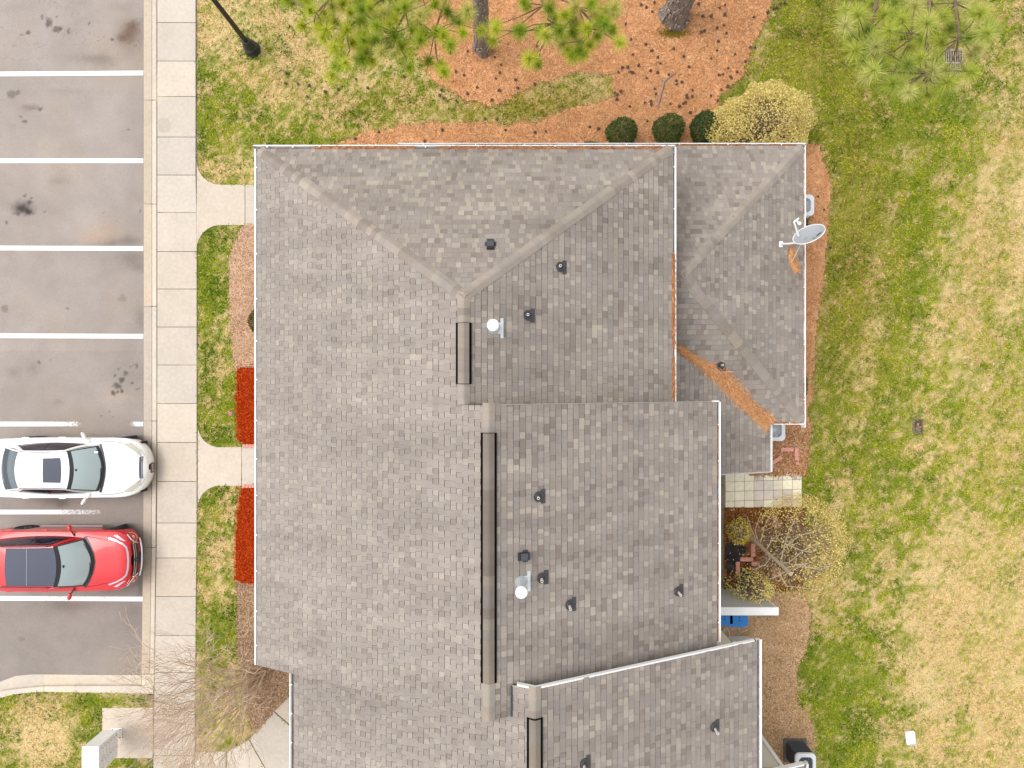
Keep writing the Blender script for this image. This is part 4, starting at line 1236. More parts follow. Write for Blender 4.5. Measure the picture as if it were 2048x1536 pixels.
def build_car(name, label, fx, cy, S, paint, group=None):
    root = empty(name, (fx, cy, -.12))
    tag(root, label, 'car', group)
    L = S['L']
    def w(s):
        a = min(max(s, 0) / S['nose'], 1); f = (1 - (1 - a) ** S['np']) ** (1 / S['nq'])
        b_ = min(max(L - s, 0) / S['tail'], 1); r = (1 - (1 - b_) ** 3.2) ** (1 / 2.4)
        return S['hw'] * interp(s, S['ws'], S['wv']) * f * r
    def zc(s): return interp(s, *S['zc'])
    def zs(s): return interp(s, *S['zs'])
    def top(s, y):
        ww = max(w(s), 1e-4); t = min(1, abs(y) / ww)
        return zs(s) + (zc(s) - zs(s)) * (1 - t ** S['crown'])
    ss = [.003, .012, .03, .055, .09, .13, .18, .24, .32, .42, .55, .7, .9, 1.1, 1.3, 1.5, 1.8, 2.1, 2.5, 2.9, 3.3, 3.7, 4.0] 
    ss = [s for s in ss if s < L - .6] + [L - .55, L - .4, L - .28, L - .18, L - .1, L - .05, L - .02, L - .004]
    nt = 24
    ts = [math.sin((i / nt * 2 - 1) * math.pi / 2) for i in range(nt + 1)]
    b = MB()
    vs = [(-s, t * w(s), top(s, t * w(s))) for s in ss for t in ts]
    fs = [(i * (nt + 1) + j, i * (nt + 1) + j + 1, (i + 1) * (nt + 1) + j + 1, (i + 1) * (nt + 1) + j) for i in range(len(ss) - 1) for j in range(nt)]
    b.add(vs, fs)
    # skirt round the outline with wheel arches cut out of its lower edge
    dense = [.003, .012, .03, .055, .09, .13, .18, .24, .32, .42] + [.42 + (L - .9) * i / 70 for i in range(1, 71)] + [L - .4, L - .28, L - .18, L - .1, L - .05, L - .02, L - .004]
    def outline(s): 
        e = .004; n = Vector((-(w(s + e) - w(s - e)) / (2 * e) * -1, 1)); n.normalize(); return n
    def zbot(s):
        z = .22
        for sw in S['wheels']:
            d = abs(s - sw)
            if d < .37: z = max(z, .31 + math.sqrt(.37 ** 2 - d * d) * .98)
        return min(z, zs(s) - .06)
    for sg in (1, -1):
        rows = []
        for s in dense:
            n = outline(s); z1 = zs(s); z0 = zbot(s); col_ = []
            for f, k in ((0, 0), (.10, .018), (.3, .026), (.6, .022), (.88, .004), (1, -.03)):
                z = z1 + (z0 - z1) * f
                col_.append((-s + n.x * k * 1.0, sg * (w(s) + n.y * k), z))
            rows.append(col_)
        m = len(rows[0])
        b.add([p for r_ in rows for p in r_], [(i * m + j, i * m + j + 1, (i + 1) * m + j + 1, (i + 1) * m + j) for i in range(len(rows) - 1) for j in range(m - 1)])
    body = b.build('body', paint, root, smooth=True, angle=50)
    u = MB(); u.box((-L / 2, 0, .37), (L - .5, S['hw'] * 1.72, .34)); u.build('underbody', M_under, root)
    # greenhouse
    C = S['cab']
    zr = C['zr']
    def ws_bot(p): return Vector((-(C['sc'] + C['dc'] * p * p), C['yb'] * p, top(C['sc'] + C['dc'] * p * p, C['yb'] * p) + .01))
    def ws_top(p): return Vector((-(C['sr'] + C['dr'] * p * p), C['yr'] * p, zr - .035 - .045 * p * p))
    def rw_top(p): return Vector((-(C['er'] - C['der'] * p * p), C['yr2'] * p, C['zr2'] - .02 - .04 * p * p))
    def rw_bot(p): return Vector((-(C['rb'] - C['drb'] * p * p), C['yb2'] * p, C['zb2'] - .03 * p * p))
    def wsf(p, q):
        v = ws_bot(p).lerp(ws_top(p), q); v.z += .05 * math.sin(math.pi * q); return v
    def rwf(p, q):
        v = rw_bot(p).lerp(rw_top(p), q); v.z += .03 * math.sin(math.pi * q); return v
    def rff(p, q):
        v = ws_top(p).lerp(rw_top(p), q); v.z += .05 * math.sin(math.pi * q) * (1 - .3 * p * p)
        v.y *= 1 + C.get('waist', 0) * math.sin(math.pi * q); return v
    def sdf(sg):
        def f(u, q):
            a0, a1 = ws_bot(sg), rw_bot(sg); c0, c1 = ws_top(sg), rw_top(sg)
            bt = a0.lerp(a1, u); bt.y += sg * C['bulge'] * math.sin(math.pi * u) ** .8
            bt.z = top(-bt.x, min(abs(bt.y), w(-bt.x))) + .012
            tp = rff(sg, u)
            v = bt.lerp(tp, q); v.y += sg * .025 * math.sin(math.pi * q); return v
        return f
    def patch(fn, u0, u1, v0, v1, nu=16, nv=8, off=0.0, lift=None):
        """part of a surface, pushed out along its normal"""
        x = MB()
        def g(a, c):
            uu = u0 + (u1 - u0) * a; vv = v0 + (v1 - v0) * c
            p = fn(uu, vv)
            if off:
                e = .01
                du = fn(uu + e, vv) - fn(uu - e, vv); dv = fn(uu, vv + e) - fn(uu, vv - e)
                n = du.cross(dv)
                if n.length > 1e-9:
                    n.normalize()
                    if n.z < -.05 or (abs(n.z) <= .05 and n.y * p.y < 0): n = -n
                    p = p + n * off
            return tuple(p)
        return x.grid(g, nu, nv)
    cab = MB()
    for fn, rngs in ((wsf, (-1, 1)), (rff, (-1, 1)), (rwf, (-1, 1))):
        q_ = patch(fn, -1, 1, 0, 1, 20, 10); cab.add(q_.v, q_.f)
    for sg in (1, -1):
        q_ = patch(sdf(sg), 0, 1, 0, 1, 24, 8); cab.add(q_.v, q_.f)
    cabin = cab.build('cabin', paint, root, smooth=True, angle=40)
    patch(wsf, -.985, .985, .0, 1.0, 20, 12, .004).build('windscreen_surround', M_satin, root, smooth=True)
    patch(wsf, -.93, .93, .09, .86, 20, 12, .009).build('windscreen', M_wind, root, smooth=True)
    patch(rwf, -.95, .95, .04, .97, 16, 8, .005).build('rear_window', S.get('rear', M_rear), root, smooth=True)
    for sg in (1, -1):
        f = sdf(sg)
        patch(f, C['w0'], C['w1'], .06, .90, 18, 6, .004).build('window_surround', M_satin, root, smooth=True)
        patch(f, C['w0'] + .03, C['bp'] - .012, .11, .84, 12, 6, .008).build('side_window', M_dark, root, smooth=True)
        patch(f, C['bp'] + .012, C['w1'] - .03, .11, .84, 12, 6, .008).build('side_window', M_dark, root, smooth=True)
        # wipers
    for y0, y1 in ((-.55, .02), (.0, .58)):
        x = MB(); pts = []
        for i in range(7):
            f = i / 6; p = (y0 + (y1 - y0) * f) / C['yb']; v = wsf(p, .05 + .05 * f); pts.append((v.x, v.y, v.z + .022))
        x.tube(pts, .011, 5); x.build('wiper', M_satin, root)
    # surface details laid on the body cap
    def on(s, y, h=.004): return (-s, y, top(s, y) + h)
    def quad_patch(name, q, m, h=.005, n=8, parent=root, thick=.0):
        x = MB()
        def g(a, c):
            s0 = q[0][0] + (q[1][0] - q[0][0]) * a; y0 = q[0][1] + (q[1][1] - q[0][1]) * a
            s1 = q[3][0] + (q[2][0] - q[3][0]) * a; y1 = q[3][1] + (q[2][1] - q[3][1]) * a
            s_, y_ = s0 + (s1 - s0) * c, y0 + (y1 - y0) * c
            return on(s_, max(-w(s_) * .999, min(w(s_) * .999, y_)), h)
        x.grid(g, n, n)
        return x.build(name, m, parent, smooth=True)
    def strip(name, pts, m, wd=.012, h=.004, parent=root):
        x = MB(); vs, k = [], len(pts)
        for i, (s_, y_) in enumerate(pts):
            a = pts[max(i - 1, 0)]; c = pts[min(i + 1, k - 1)]
            d = Vector((c[0] - a[0], c[1] - a[1])); d.normalize(); n = Vector((-d.y, d.x)) * wd / 2
            for sg in (-1, 1):
                yy = y_ + sg * n.y; sx = s_ + sg * n.x
                vs.append(on(sx, max(-w(sx) * .999, min(w(sx) * .999, yy)), h))
        x.add(vs, [(2 * i, 2 * i + 2, 2 * i + 3, 2 * i + 1) for i in range(k - 1)])
        return x.build(name, m, parent)
    def s_of(y):
        lo, hi = 0.0, 1.4
        for _ in range(40):
            md = (lo + hi) / 2
            if w(md) < abs(y): lo = md
            else: hi = md
        return hi
    def face(y, z, off=.03): return (-s_of(y) + off, y, z)
    def face_band(name, y1, z0, z1, m, off=.034, n=24, parent=root, y0=None, drop=0.0):
        y0 = -y1 if y0 is None else y0
        x = MB(); x.grid(lambda a, c: face(y0 + (y1 - y0) * a, z0 + (z1 - z0) * c - drop * abs(y0 + (y1 - y0) * a) ** 2, off), n, 2)
        return x.build(name, m, parent, smooth=True)
    root_fn = dict(face=face, band=face_band, on=on, quad=quad_patch, strip=strip, top=top, w=w, rff=rff, patch=patch, wsf=wsf, sdf=sdf)
    # wheels
    for sw, front in zip(S['wheels'], (True, False)):
        for sg in (1, -1):
            wv = empty('wheel', (0, 0, 0)); wv.parent = root
            wv.location = (-sw, sg * (S['hw'] - .10), .325); wv.rotation_euler = (0, 0, S['steer'] if front else 0)
            def turn(prof, n=28):
                x = MB()
                vs = [(r_ * math.cos(2 * math.pi * k / n), y_, r_ * math.sin(2 * math.pi * k / n)) for r_, y_ in prof for k in range(n)]
                x.add(vs, [(i * n + k, i * n + (k + 1) % n, (i + 1) * n + (k + 1) % n, (i + 1) * n + k) for i in range(len(prof) - 1) for k in range(n)])
                return x
            turn([(.21, -.10), (.30, -.11), (.325, -.085), (.325, .085), (.30, .11), (.21, .10)]).build('tyre', M_tyre, wv, smooth=True)
            x = turn([(.215, sg * .085), (.20, sg * .06), (.03, sg * .055), (.001, sg * .06)])
            for k in range(5):
                a = 2 * math.pi * k / 5
                c = (.115 * math.cos(a), sg * .075, .115 * math.sin(a))
                q_ = MB(); q_.box((0, 0, 0), (.19, .03, .05))
                m3 = Matrix.Rotation(-a, 3, 'Y')
                x.add([tuple(m3 @ Vector(v) + Vector(c)) for v in q_.v], q_.f)
            x.build('rim', S.get('rimm', M_rim), wv)
    # mirrors
    for sg in (1, -1):
        sm, ym = S['mir']
        x = MB()
        n = 12
        vs = []
        prof = [(-.5, .25), (-.42, .7), (-.1, 1.0), (.25, .95), (.5, .55)]
        for t_, r_ in prof:
            for k in range(n):
                a = 2 * math.pi * k / n
                vs.append((-sm - t_ * .09 * sg * 0 + r_ * .06 * math.cos(a) - (t_ + .5) * S['mirsweep'], sg * (ym + t_ * S['mirlen']), 1.0 * S['mirz'] + r_ * .065 * math.sin(a)))
        x.add(vs, [(i * n + k, i * n + (k + 1) % n, (i + 1) * n + (k + 1) % n, (i + 1) * n + k) for i in range(len(prof) - 1) for k in range(n)] + [tuple(range(n)), tuple(range(4 * n, 5 * n))])
        mo = x.build('mirror', paint, root, smooth=True)
        y = MB(); y.tube([(-sm + .03, sg * (ym - S['mirlen'] * .45), S['mirz'] - .02), (-sm + .10, sg * (S['hw'] * .86), S['mirz'] - .06)], .022, 6); y.build('mirror_arm', M_satin if S.get('suv') else paint, mo)
    # door handles
    for sh in S['handles']:
        for sg in (1, -1):
            x = MB(); x.box((-sh, sg * (w(sh) + .028), zs(sh) - .09), (.20, .03, .035)); x.build('door_handle', S.get('hm', paint), root, bevel=.008)
    return root, root_fn

M_white = mat('pearl_white_paint', (.78, .775, .76), .28, coat=1.0)
M_red = mat('red_paint', (.56, .006, .012), .35, coat=.6)

sedan = dict(L=4.82, hw=.90, nose=.82, np=2.7, nq=2.1, tail=.5, ws=[0, 1.0, 2.2, 3.6, 4.8], wv=[.93, .985, 1, .99, .94], crown=2.6,
    zc=([0, .05, .12, .22, .5, .9, 1.25, 1.6, 3.9, 4.25, 4.6, 4.75, 4.82], [.62, .68, .73, .78, .86, .93, .98, .99, 1.0, 1.07, 1.06, .99, .9]),
    zs=([0, .3, .8, 1.3, 2, 3.8, 4.5, 4.82], [.58, .64, .75, .84, .885, .92, .90, .8]),
    wheels=(.86, 3.63), steer=R(9), mir=(1.72, .985), mirlen=.20, mirsweep=.10, mirz=.98, handles=(2.52, 3.62),
    cab=dict(zr=1.47, zr2=1.43, sc=1.15, dc=.22, yb=.70, sr=1.92, dr=.12, yr=.575, er=3.54, der=.10, yr2=.565, rb=4.20, drb=.12, yb2=.66, zb2=1.07, waist=-.05, bulge=.11, w0=.10, w1=.90, bp=.50))
car1, F1 = build_car('car', 'pearl white sedan with a dark sunroof, parked nose to the kerb', -11.10, -2.54, sedan, M_white)
for sg in (1, -1):
    F1['quad']('headlight', [(.70, sg * .735), (.17, sg * .37), (.215, sg * .53), (.47, sg * .745)], M_lamp, .006)
    F1['strip']('shut_line', [(1.34, sg * .80), (1.0, sg * .80), (.72, sg * .755), (.5, sg * .62), (.3, sg * .46), (.175, sg * .35)], M_seam, .011, .005)
    F1['strip']('bumper_line', [(.62, sg * .80), (.36, sg * .70), (.19, sg * .52), (.10, sg * .36)], mat('bumper_gap', (.4, .39, .37), .7), .010, .005)
    for k in range(1, 1): pass
F1['strip']('front_shut_line', [(.175, .35), (.145, .18), (.135, 0), (.145, -.18), (.175, -.35)], M_seam, .010, .005)
gr = F1['quad']('grille', [(.215, .33), (.125, .34), (.125, -.34), (.215, -.33)], mat('grille_mesh', (.12, .115, .15), .4, metal=.5), .006, 12)
F1['strip']('grille_bar', [(.155, .33), (.145, .1), (.145, -.1), (.155, -.33)], M_chrome, .018, .012)
F1['strip']('cowl', [(1.32, .73), (1.23, .5), (1.165, .25), (1.145, 0), (1.165, -.25), (1.23, -.5), (1.32, -.73)], M_satin, .07, .008)
for y_ in (.26, -.22):
    x = MB(); x.box(F1['on'](.98, y_, .008), (.03, .02, .012)); x.build('washer_jet', M_satin, car1)
F1['patch'](lambda p, q: F1['rff'](p, q), -.66, .66, .14, .47, 12, 8, .006).build('sunroof', M_sunr, car1, smooth=True)
for sg in (1, -1):
    x = MB(); pts = [tuple(F1['rff'](sg * .965, q / 14) + Vector((0, 0, .006))) for q in range(15)]
    x.tube(pts, .010, 5); x.build('roof_moulding', M_seam, car1)
x = MB(); x.box((.030, -.03, .47), (.02, .31, .15), ry=R(-14)); pl_ = x.build('licence_plate', mat('plate_dark', (.10, .075, .09), .5), car1)
x = MB()
for k in range(5): x.box((.043, -.03 + (k - 2) * .05, .47), (.006, .028, .06), ry=R(-14))
x.build('plate_marks', mat('plate_light', (.5, .42, .38), .6), pl_)
x = MB(); x.box((-1.34, .50, 1.085), (.10, .07, .004), ry=R(26)); x.build('windscreen_sticker', M_cap, car1)
x = MB(); x.tube([tuple(F1['wsf'](-.05, .80) + Vector((0, 0, -.02))), tuple(F1['wsf'](.05, .80) + Vector((0, 0, .012)))], .03, 8); x.build('inside_mirror', M_satin, car1)

suv = dict(L=4.45, hw=.90, nose=.52, np=3.0, nq=2.4, tail=.4, ws=[0, .8, 2.2, 3.6, 4.7], wv=[.95, .985, 1, 1.0, .95], crown=3.2, suv=True,
    zc=([0, .05, .12, .25, .6, 1.0, 1.4, 3.7, 4.1, 4.45], [.90, .94, .97, 1.0, 1.04, 1.09, 1.10, 1.12, 1.14, 1.0]),
    zs=([0, .25, .6, 1.3, 2, 3.6, 4.45], [.86, .88, .93, .985, 1.0, 1.02, .95]),
    wheels=(.76, 3.55), steer=R(17), mir=(1.72, 1.02), mirlen=.20, mirsweep=.03, mirz=1.10, handles=(2.6, 3.65), hm=M_red, rear=M_dark, rimm=mat('dark_alloy', (.10, .10, .11), .35, metal=.8),
    cab=dict(zr=1.71, zr2=1.69, sc=1.00, dc=.32, yb=.72, sr=1.76, dr=.13, yr=.60, er=3.55, der=.05, yr2=.58, rb=4.28, drb=.10, yb2=.64, zb2=1.20, waist=0, bulge=.10, w0=.08, w1=.93, bp=.46))
car2, F2 = build_car('car', 'bright red crossover with a black panoramic roof, parked beside the white sedan', -11.49, -5.33, suv, M_red)
F2['patch'](F2['rff'], -.93, .93, .0, .83, 14, 10, .006).build('panoramic_roof', M_proof, car2, smooth=True)
x = MB(); x.tube([tuple(F2['rff'](p / 10 * .9, .46) + Vector((0, 0, .008))) for p in range(-10, 11)], .008, 5); x.build('roof_seam', mat('seam_light', (.35, .36, .4), .5), car2)
for sg in (1, -1):
    x = MB(); x.tube([tuple(F2['rff'](sg * .985, .04 + .9 * q / 14) + Vector((0, sg * .015, .035 if 0 < q < 14 else .0))) for q in range(15)], .017, 6); x.build('roof_rail', M_satin, car2)
    F2['quad']('headlight', [(.50, sg * .77), (.20, sg * .60), (.14, sg * .60), (.40, sg * .79)], M_chrome, .010)
    F2['strip']('chrome_strip', [(.62, sg * .70), (.40, sg * .62), (.22, sg * .52), (.12, sg * .42), (.075, sg * .25), (.06, 0)], M_chrome, .045, .010)
    F2['band']('lamp_panel', .80, .50, .74, M_red, .045, 10, y0=.55) if sg > 0 else F2['band']('lamp_panel', -.55, .50, .74, M_red, .045, 10, y0=-.80)
    x = MB(); x.tube([F2['face'](sg * y_, z_, .06) for y_, z_ in ((.50, .80), (.54, .62), (.60, .50), (.70, .48), (.78, .56), (.80, .68))], .016, 6); x.build('lamp_outline', mat('copper_trim', (.75, .42, .30), .35, metal=.6), car2)
    x = MB(); x.lathe([(.05, 0), (.06, .02), (.01, .04)], 10, F2['face'](sg * .66, .64, .04)); x.build('fog_lamp', M_lamp, car2)
    x = MB(); x.tube([F2['face'](sg * y_, z_, .055) for y_, z_ in ((.78, .84), (.62, .82), (.52, .72), (.47, .55))], .024, 6); x.build('chrome_strip', M_chrome, car2)
    F2['strip']('hood_crease_shade', [(1.25, sg * .76), (.9, sg * .70), (.65, sg * .64)], mat('red_crease_shade', (.25, .006, .01), .5), .02, .004)  # darker red strip paints in the shade of the hood crease
    x = MB(); x.box((-2.15, sg * (.90 + .03), .30), (1.95, .05, .09)); x.build('side_sill', mat('sill_grey', (.28, .27, .27), .5), car2, bevel=.01)
F2['band']('grille', .50, .52, .84, M_satin, .036)
for z_ in (.80, .70):
    F2['band']('chrome_bar', .47, z_ - .022, z_ + .022, M_chrome, .05)
F2['band']('lower_grille', .55, .26, .34, M_satin, .04)
x = MB(); x.tube([(F2['face'](y_, .40, .055)[0], y_, .38) for y_ in np.linspace(-.58, .58, 15)], .028, 6); x.build('bumper_guard', M_chrome, car2, smooth=True)
F2['strip']('cowl', [(1.32, .76), (1.18, .55), (1.06, .28), (1.015, 0), (1.06, -.28), (1.18, -.55), (1.32, -.76)], M_satin, .09, .010)
# three-diamond badge on the grille
x = MB()
for a in (90, 210, 330):
    ca, sa = math.cos(R(a)), math.sin(R(a))
    def rot(u, v, o_): return (F2['face'](0, .75, .06)[0] + o_, u * ca - v * sa, .755 + (u * sa + v * ca))
    pts_ = ((.004, 0), (.04, .023), (.078, 0), (.04, -.023))
    q_ = [rot(u, v, 0) for u, v in pts_]
    x.add(q_ + [rot(u, v, .012) for u, v in pts_], [(3,2,1,0),(4,5,6,7),(0,1,5,4),(1,2,6,5),(2,3,7,6),(3,0,4,7)])
x.build('badge', M_seam, car2)
x = MB(); x.tube([tuple(F2['wsf'](-.06, .80) + Vector((0, 0, -.02))), tuple(F2['wsf'](.06, .80) + Vector((0, 0, .012)))], .03, 8); x.build('inside_mirror', M_satin, car2)
x = MB(); x.lathe([(.028, 0), (.02, .02), (.004, .05)], 10, tuple(F2['rff'](0, .93))); x.build('roof_antenna', M_red, car2)
# ================================================================== TREES, SHRUBS AND SMALL THINGS
def xyz_at(px, py, z): return Vector(P(px, py, z))
# ---- pines
PINE_G = np.array([(.50,.55,.05),(.40,.49,.045),(.58,.61,.08),(.60,.58,.17),(.30,.40,.04)])
def tufts_mesh(name, parent, centres, dirs, rad, pal, nper=300, wd=.0046):
    n = len(centres)
    C0 = np.repeat(np.array(centres), nper, 0); D0 = np.repeat(np.array(dirs), nper, 0)
    m = n * nper
    v = rng.normal(0, 1, (m, 3)); v /= np.linalg.norm(v, axis=1, keepdims=True)
    d = v * 0.95 + D0 * 0.55
    d /= np.linalg.norm(d, axis=1, keepdims=True)
    ln = np.repeat(rng.uniform(.8, 1.15, n), nper) * rad * rng.uniform(.7, 1.1, m)
    base = C0 + D0 * (rng.uniform(-.5, .15, (m, 1)) * rad * .55)
    side = np.cross(d, rng.normal(0, 1, (m, 3))); side /= np.linalg.norm(side, axis=1, keepdims=True)
    tip = base + d * ln[:, None]; tip[:, 2] -= ln * .12
    V = np.stack([base - side * wd, base + side * wd, tip], 1).reshape(-1, 3)
    F = np.arange(m * 3).reshape(m, 3)
    k = np.repeat(rng.integers(0, len(pal), n), nper)
    c = pal[k] * rng.uniform(.75, 1.25, (m, 1))
    return mesh_np(name, V, F, M_leaf, np.repeat(c, 3, 0), parent)

def pine(label, bx, by, r0, h, lean, tuft_px, zrange, extra_h, pal, rad=.24, limbs=(), nper=320):
    root = empty('pine_tree', (bx, by, -.03)); tag(root, label, 'tree', 'pines at the lawn edge')
    def at(z):
        f = z / h
        return Vector((lean[0] * f, lean[1] * f, z))
    prof = [(-.15, 1.5), (.02, 1.36), (.14, 1.2), (.35, 1.07), (.8, 1.0), (2, .95), (4, .88), (6, .78), (8, .66), (10, .52), (12, .36), (14, .2), (h, .03)]
    prof = [p for p in prof if p[0] <= h]
    x = MB(); sides = 22; vs = []
    for z, f in prof:
        c = at(z)
        for k in range(sides):
            a = 2 * math.pi * k / sides
            rr = r0 * f * (1 + .10 * math.sin(a * 3 + z * .7 + bx) * max(0, 1.4 - z) + random.uniform(-.05, .05))
            vs.append((c.x + rr * math.cos(a), c.y + rr * math.sin(a), z))
    x.add(vs, [(i * sides + k, i * sides + (k + 1) % sides, (i + 1) * sides + (k + 1) % sides, (i + 1) * sides + k) for i in range(len(prof) - 1) for k in range(sides)])
    tr = x.build('trunk', M_bark, root, smooth=True)
    # flaking bark plates
    x = MB()
    for i in range(420 if h > 5 else 0):
        z = random.uniform(.02, 4.5); a = random.uniform(0, 2 * math.pi)
        f = np.interp(z, [p[0] for p in prof], [p[1] for p in prof]); c = at(z)
        rr = r0 * f * 1.0; hh = random.uniform(.08, .2); da = random.uniform(.06, .13)
        q = []
        for (aa, zz, k) in ((a - da, z, 1.0), (a + da, z + random.uniform(-.02, .02), 1.0), (a + da * .7, z + hh, 1.0), (a - da * .7, z + hh, 1.0)):
            for e in (0.97, random.uniform(1.04, 1.10)):
                q.append((c.x + rr * e * math.cos(aa), c.y + rr * e * math.sin(aa), zz))
        x.add(q, [(1,3,5,7),(0,1,3,2),(2,3,5,4),(4,5,7,6),(6,7,1,0)])
    if x.v: x.build('bark_plates', mat('bark_plate', (.30,.25,.22), .95, var=.45, vscale=14), tr)['kind'] = 'stuff'
    # limbs and twigs
    x = MB(); base = Vector((bx, by, -.03))
    limb_pts = []
    for (z0, target, n_) in limbs:
        p0 = at(z0); p1 = Vector(target) - base
        pts = []
        for i in range(n_ + 1):
            f = i / n_
            q = p0.lerp(p1, f) + Vector((math.sin(f * 5 + z0) * .12, math.cos(f * 4) * .1, .35 * math.sin(f * math.pi)))
            pts.append(q)
        x.tube(pts, [.075 * (1 - .8 * i / n_) * (r0 / .3) + .008 for i in range(n_ + 1)], 7)
        limb_pts += pts[1:]
    cs, ds = [], []
    for (px, py) in tuft_px:
        z = random.uniform(*zrange); c = xyz_at(px, py, z) - base
        if limb_pts:
            q = min(limb_pts, key=lambda l: (l - c).length + random.uniform(0, .5))
            mid_ = q.lerp(c, .55) + Vector((random.uniform(-.1, .1), random.uniform(-.1, .1), -.08))
            x.tube([q, mid_, c], [.016, .011, .006], 5)
            dr = (c - mid_); dr.z = abs(dr.z) + .25; dr.normalize()
        else: dr = Vector((0, 0, 1))
        cs.append(c); ds.append(dr)
    # the rest of the crown, above and beyond the frame
    for i in range(extra_h):
        z = random.uniform(8.5, h); a = random.uniform(0, 2 * math.pi); rr = random.uniform(.4, 3.0) * (1 - (z - 8.5) / (h - 8) * .8)
        c = at(z) + Vector((rr * math.cos(a), rr * math.sin(a), 0))
        k = (CAM_H - z) / FPX
        wx, wy = c.x + bx, c.y + by
        if abs(wx / k) < 1060 and abs(wy / k) < 800: continue
        x.tube([at(z - .5), at(z - .2).lerp(c, .6), c], [.03, .016, .006], 5)
        d_ = (c - at(z)); d_.z += .4; d_.normalize(); cs.append(c); ds.append(d_)
    if x.v: x.build('branches', M_ptwig, root, smooth=True)
    if cs: tufts_mesh('crown', root, cs, ds, rad, pal, nper)
    return root
TA = [(581,5),(604,52),(637,54),(647,74),(693,60),(648,25),(662,10),(738,15),(773,25),(797,20),(727,68),(804,93),(763,103),(726,95),(725,118),(682,110),(664,151),(790,72),(848,66),(873,64),(887,71),(895,23),(908,39),(925,66),(820,136),(880,129),(857,122),(962,61),(987,82),(992,50),(870,8),(825,60),(752,82),(700,25),(720,40),(760,55),(705,85),(670,45),(780,48),(840,30),(690,125),(745,122),(670,132),(668,95),(900,90),(935,20),(620,20),(815,10),(660,-15),(740,-15),(800,-20),(880,-15),(775,85),(840,80),(652,60),(720,5),(685,8),(755,35)]
TB = [(1039,62),(1081,62),(1109,36),(1144,37),(1145,65),(1131,30),(1099,17),(1054,12),(1194,72),(1210,50),(1229,15),(1204,42),(1239,85),(1124,87),(1166,107),(1075,127),(1066,115),(1174,57),(1184,5),(1150,15),(1120,60),(1095,75),(1160,85),(1215,20),(1190,30),(1135,100),(1225,60),(1170,-10),(1100,-12),(1180,90),(1154,52)]
TC = [(1691,50),(1743,82),(1726,122),(1748,140),(1786,32),(1780,62),(1806,70),(1843,78),(1881,85),(1901,55),(1923,55),(1941,75),(1956,97),(1961,27),(1976,50),(1931,142),(1898,162),(1858,160),(1833,162),(1801,167),(1778,165),(1818,185),(1858,190),(1843,117),(1873,120),(1923,5),(1886,32),(1831,12),(1711,100),(1720,75),(1735,60),(1755,108),(1770,30),(1715,28),(1805,40),(1735,150),(1730,100),(1760,90),(1945,110),(1970,70),(1845,45),(1910,20),(1700,75),(1690,20),(1820,95),(1865,140),(1890,140),(1765,130),(1745,8),(1790,5),(1860,10),(1815,130)]
def denser(l, k, j):
    return l + [(a + random.uniform(-j, j), b + random.uniform(-j, j)) for a, b in l if random.random() < k]
TA, TB, TC = denser(TA, .45, 14), denser(TB, .5, 14), denser(TC, .2, 16)
p1 = P(965,97); p2 = P(1349,33)
pine('furrowed pine trunk with green needle sprays on both sides, standing in pine straw', p1[0], p1[1], .225, 15, (.25, .6), TA + TB, (7.0, 8.4), 45, PINE_G, .275,
     [(5.6, xyz_at(700, 55, 7.4), 8), (6.2, xyz_at(800, 60, 7.6), 7), (6.0, xyz_at(880, 60, 7.3), 6), (5.8, xyz_at(1120, 40, 7.4), 7), (6.6, xyz_at(1200, 45, 7.7), 8), (6.8, xyz_at(640, 20, 7.8), 9)])
pine('thickest pine trunk, bare and leaning, with moss at its foot', p2[0], p2[1], .355, 17, (.2, 1.2), [], (7, 8), 45, PINE_G, .25, [])
pine('pine outside the picture whose soft needle sprays hang over the drain grate', 8.7, 12.75, .30, 15, (-.2, .4), TC, (8.0, 10.0), 50,
     np.array([(.50,.55,.10),(.42,.50,.085),(.56,.60,.15),(.60,.60,.22),(.32,.41,.075)]), .31,
     [(7.0, xyz_at(1830, 70, 8.8), 9), (7.4, xyz_at(1920, 70, 9.0), 9), (7.2, xyz_at(1740, 90, 8.7), 9), (7.8, xyz_at(1850, 140, 9.2), 10), (6.8, xyz_at(1700, 30, 8.6), 8)], nper=250)
# moss at the foot of the thick pine
mx, my = P(1347,66)[:2]
x_, y_ = rng.normal(mx, .22, 1500), rng.normal(my, .08, 1500)
V, F, C = blades(x_, y_, np.full(1500, .012), rng.uniform(.02, .06, 1500), rng.uniform(.01, .02, 1500), rng.uniform(.2, .9, 1500), np.array([(.22,.17,.02)]) * rng.uniform(.7, 1.3, (1500, 1)))
tag(mesh_np('moss', V, F, M_blade, C), 'olive moss at the foot of the thick trunk', 'moss', kind='stuff')

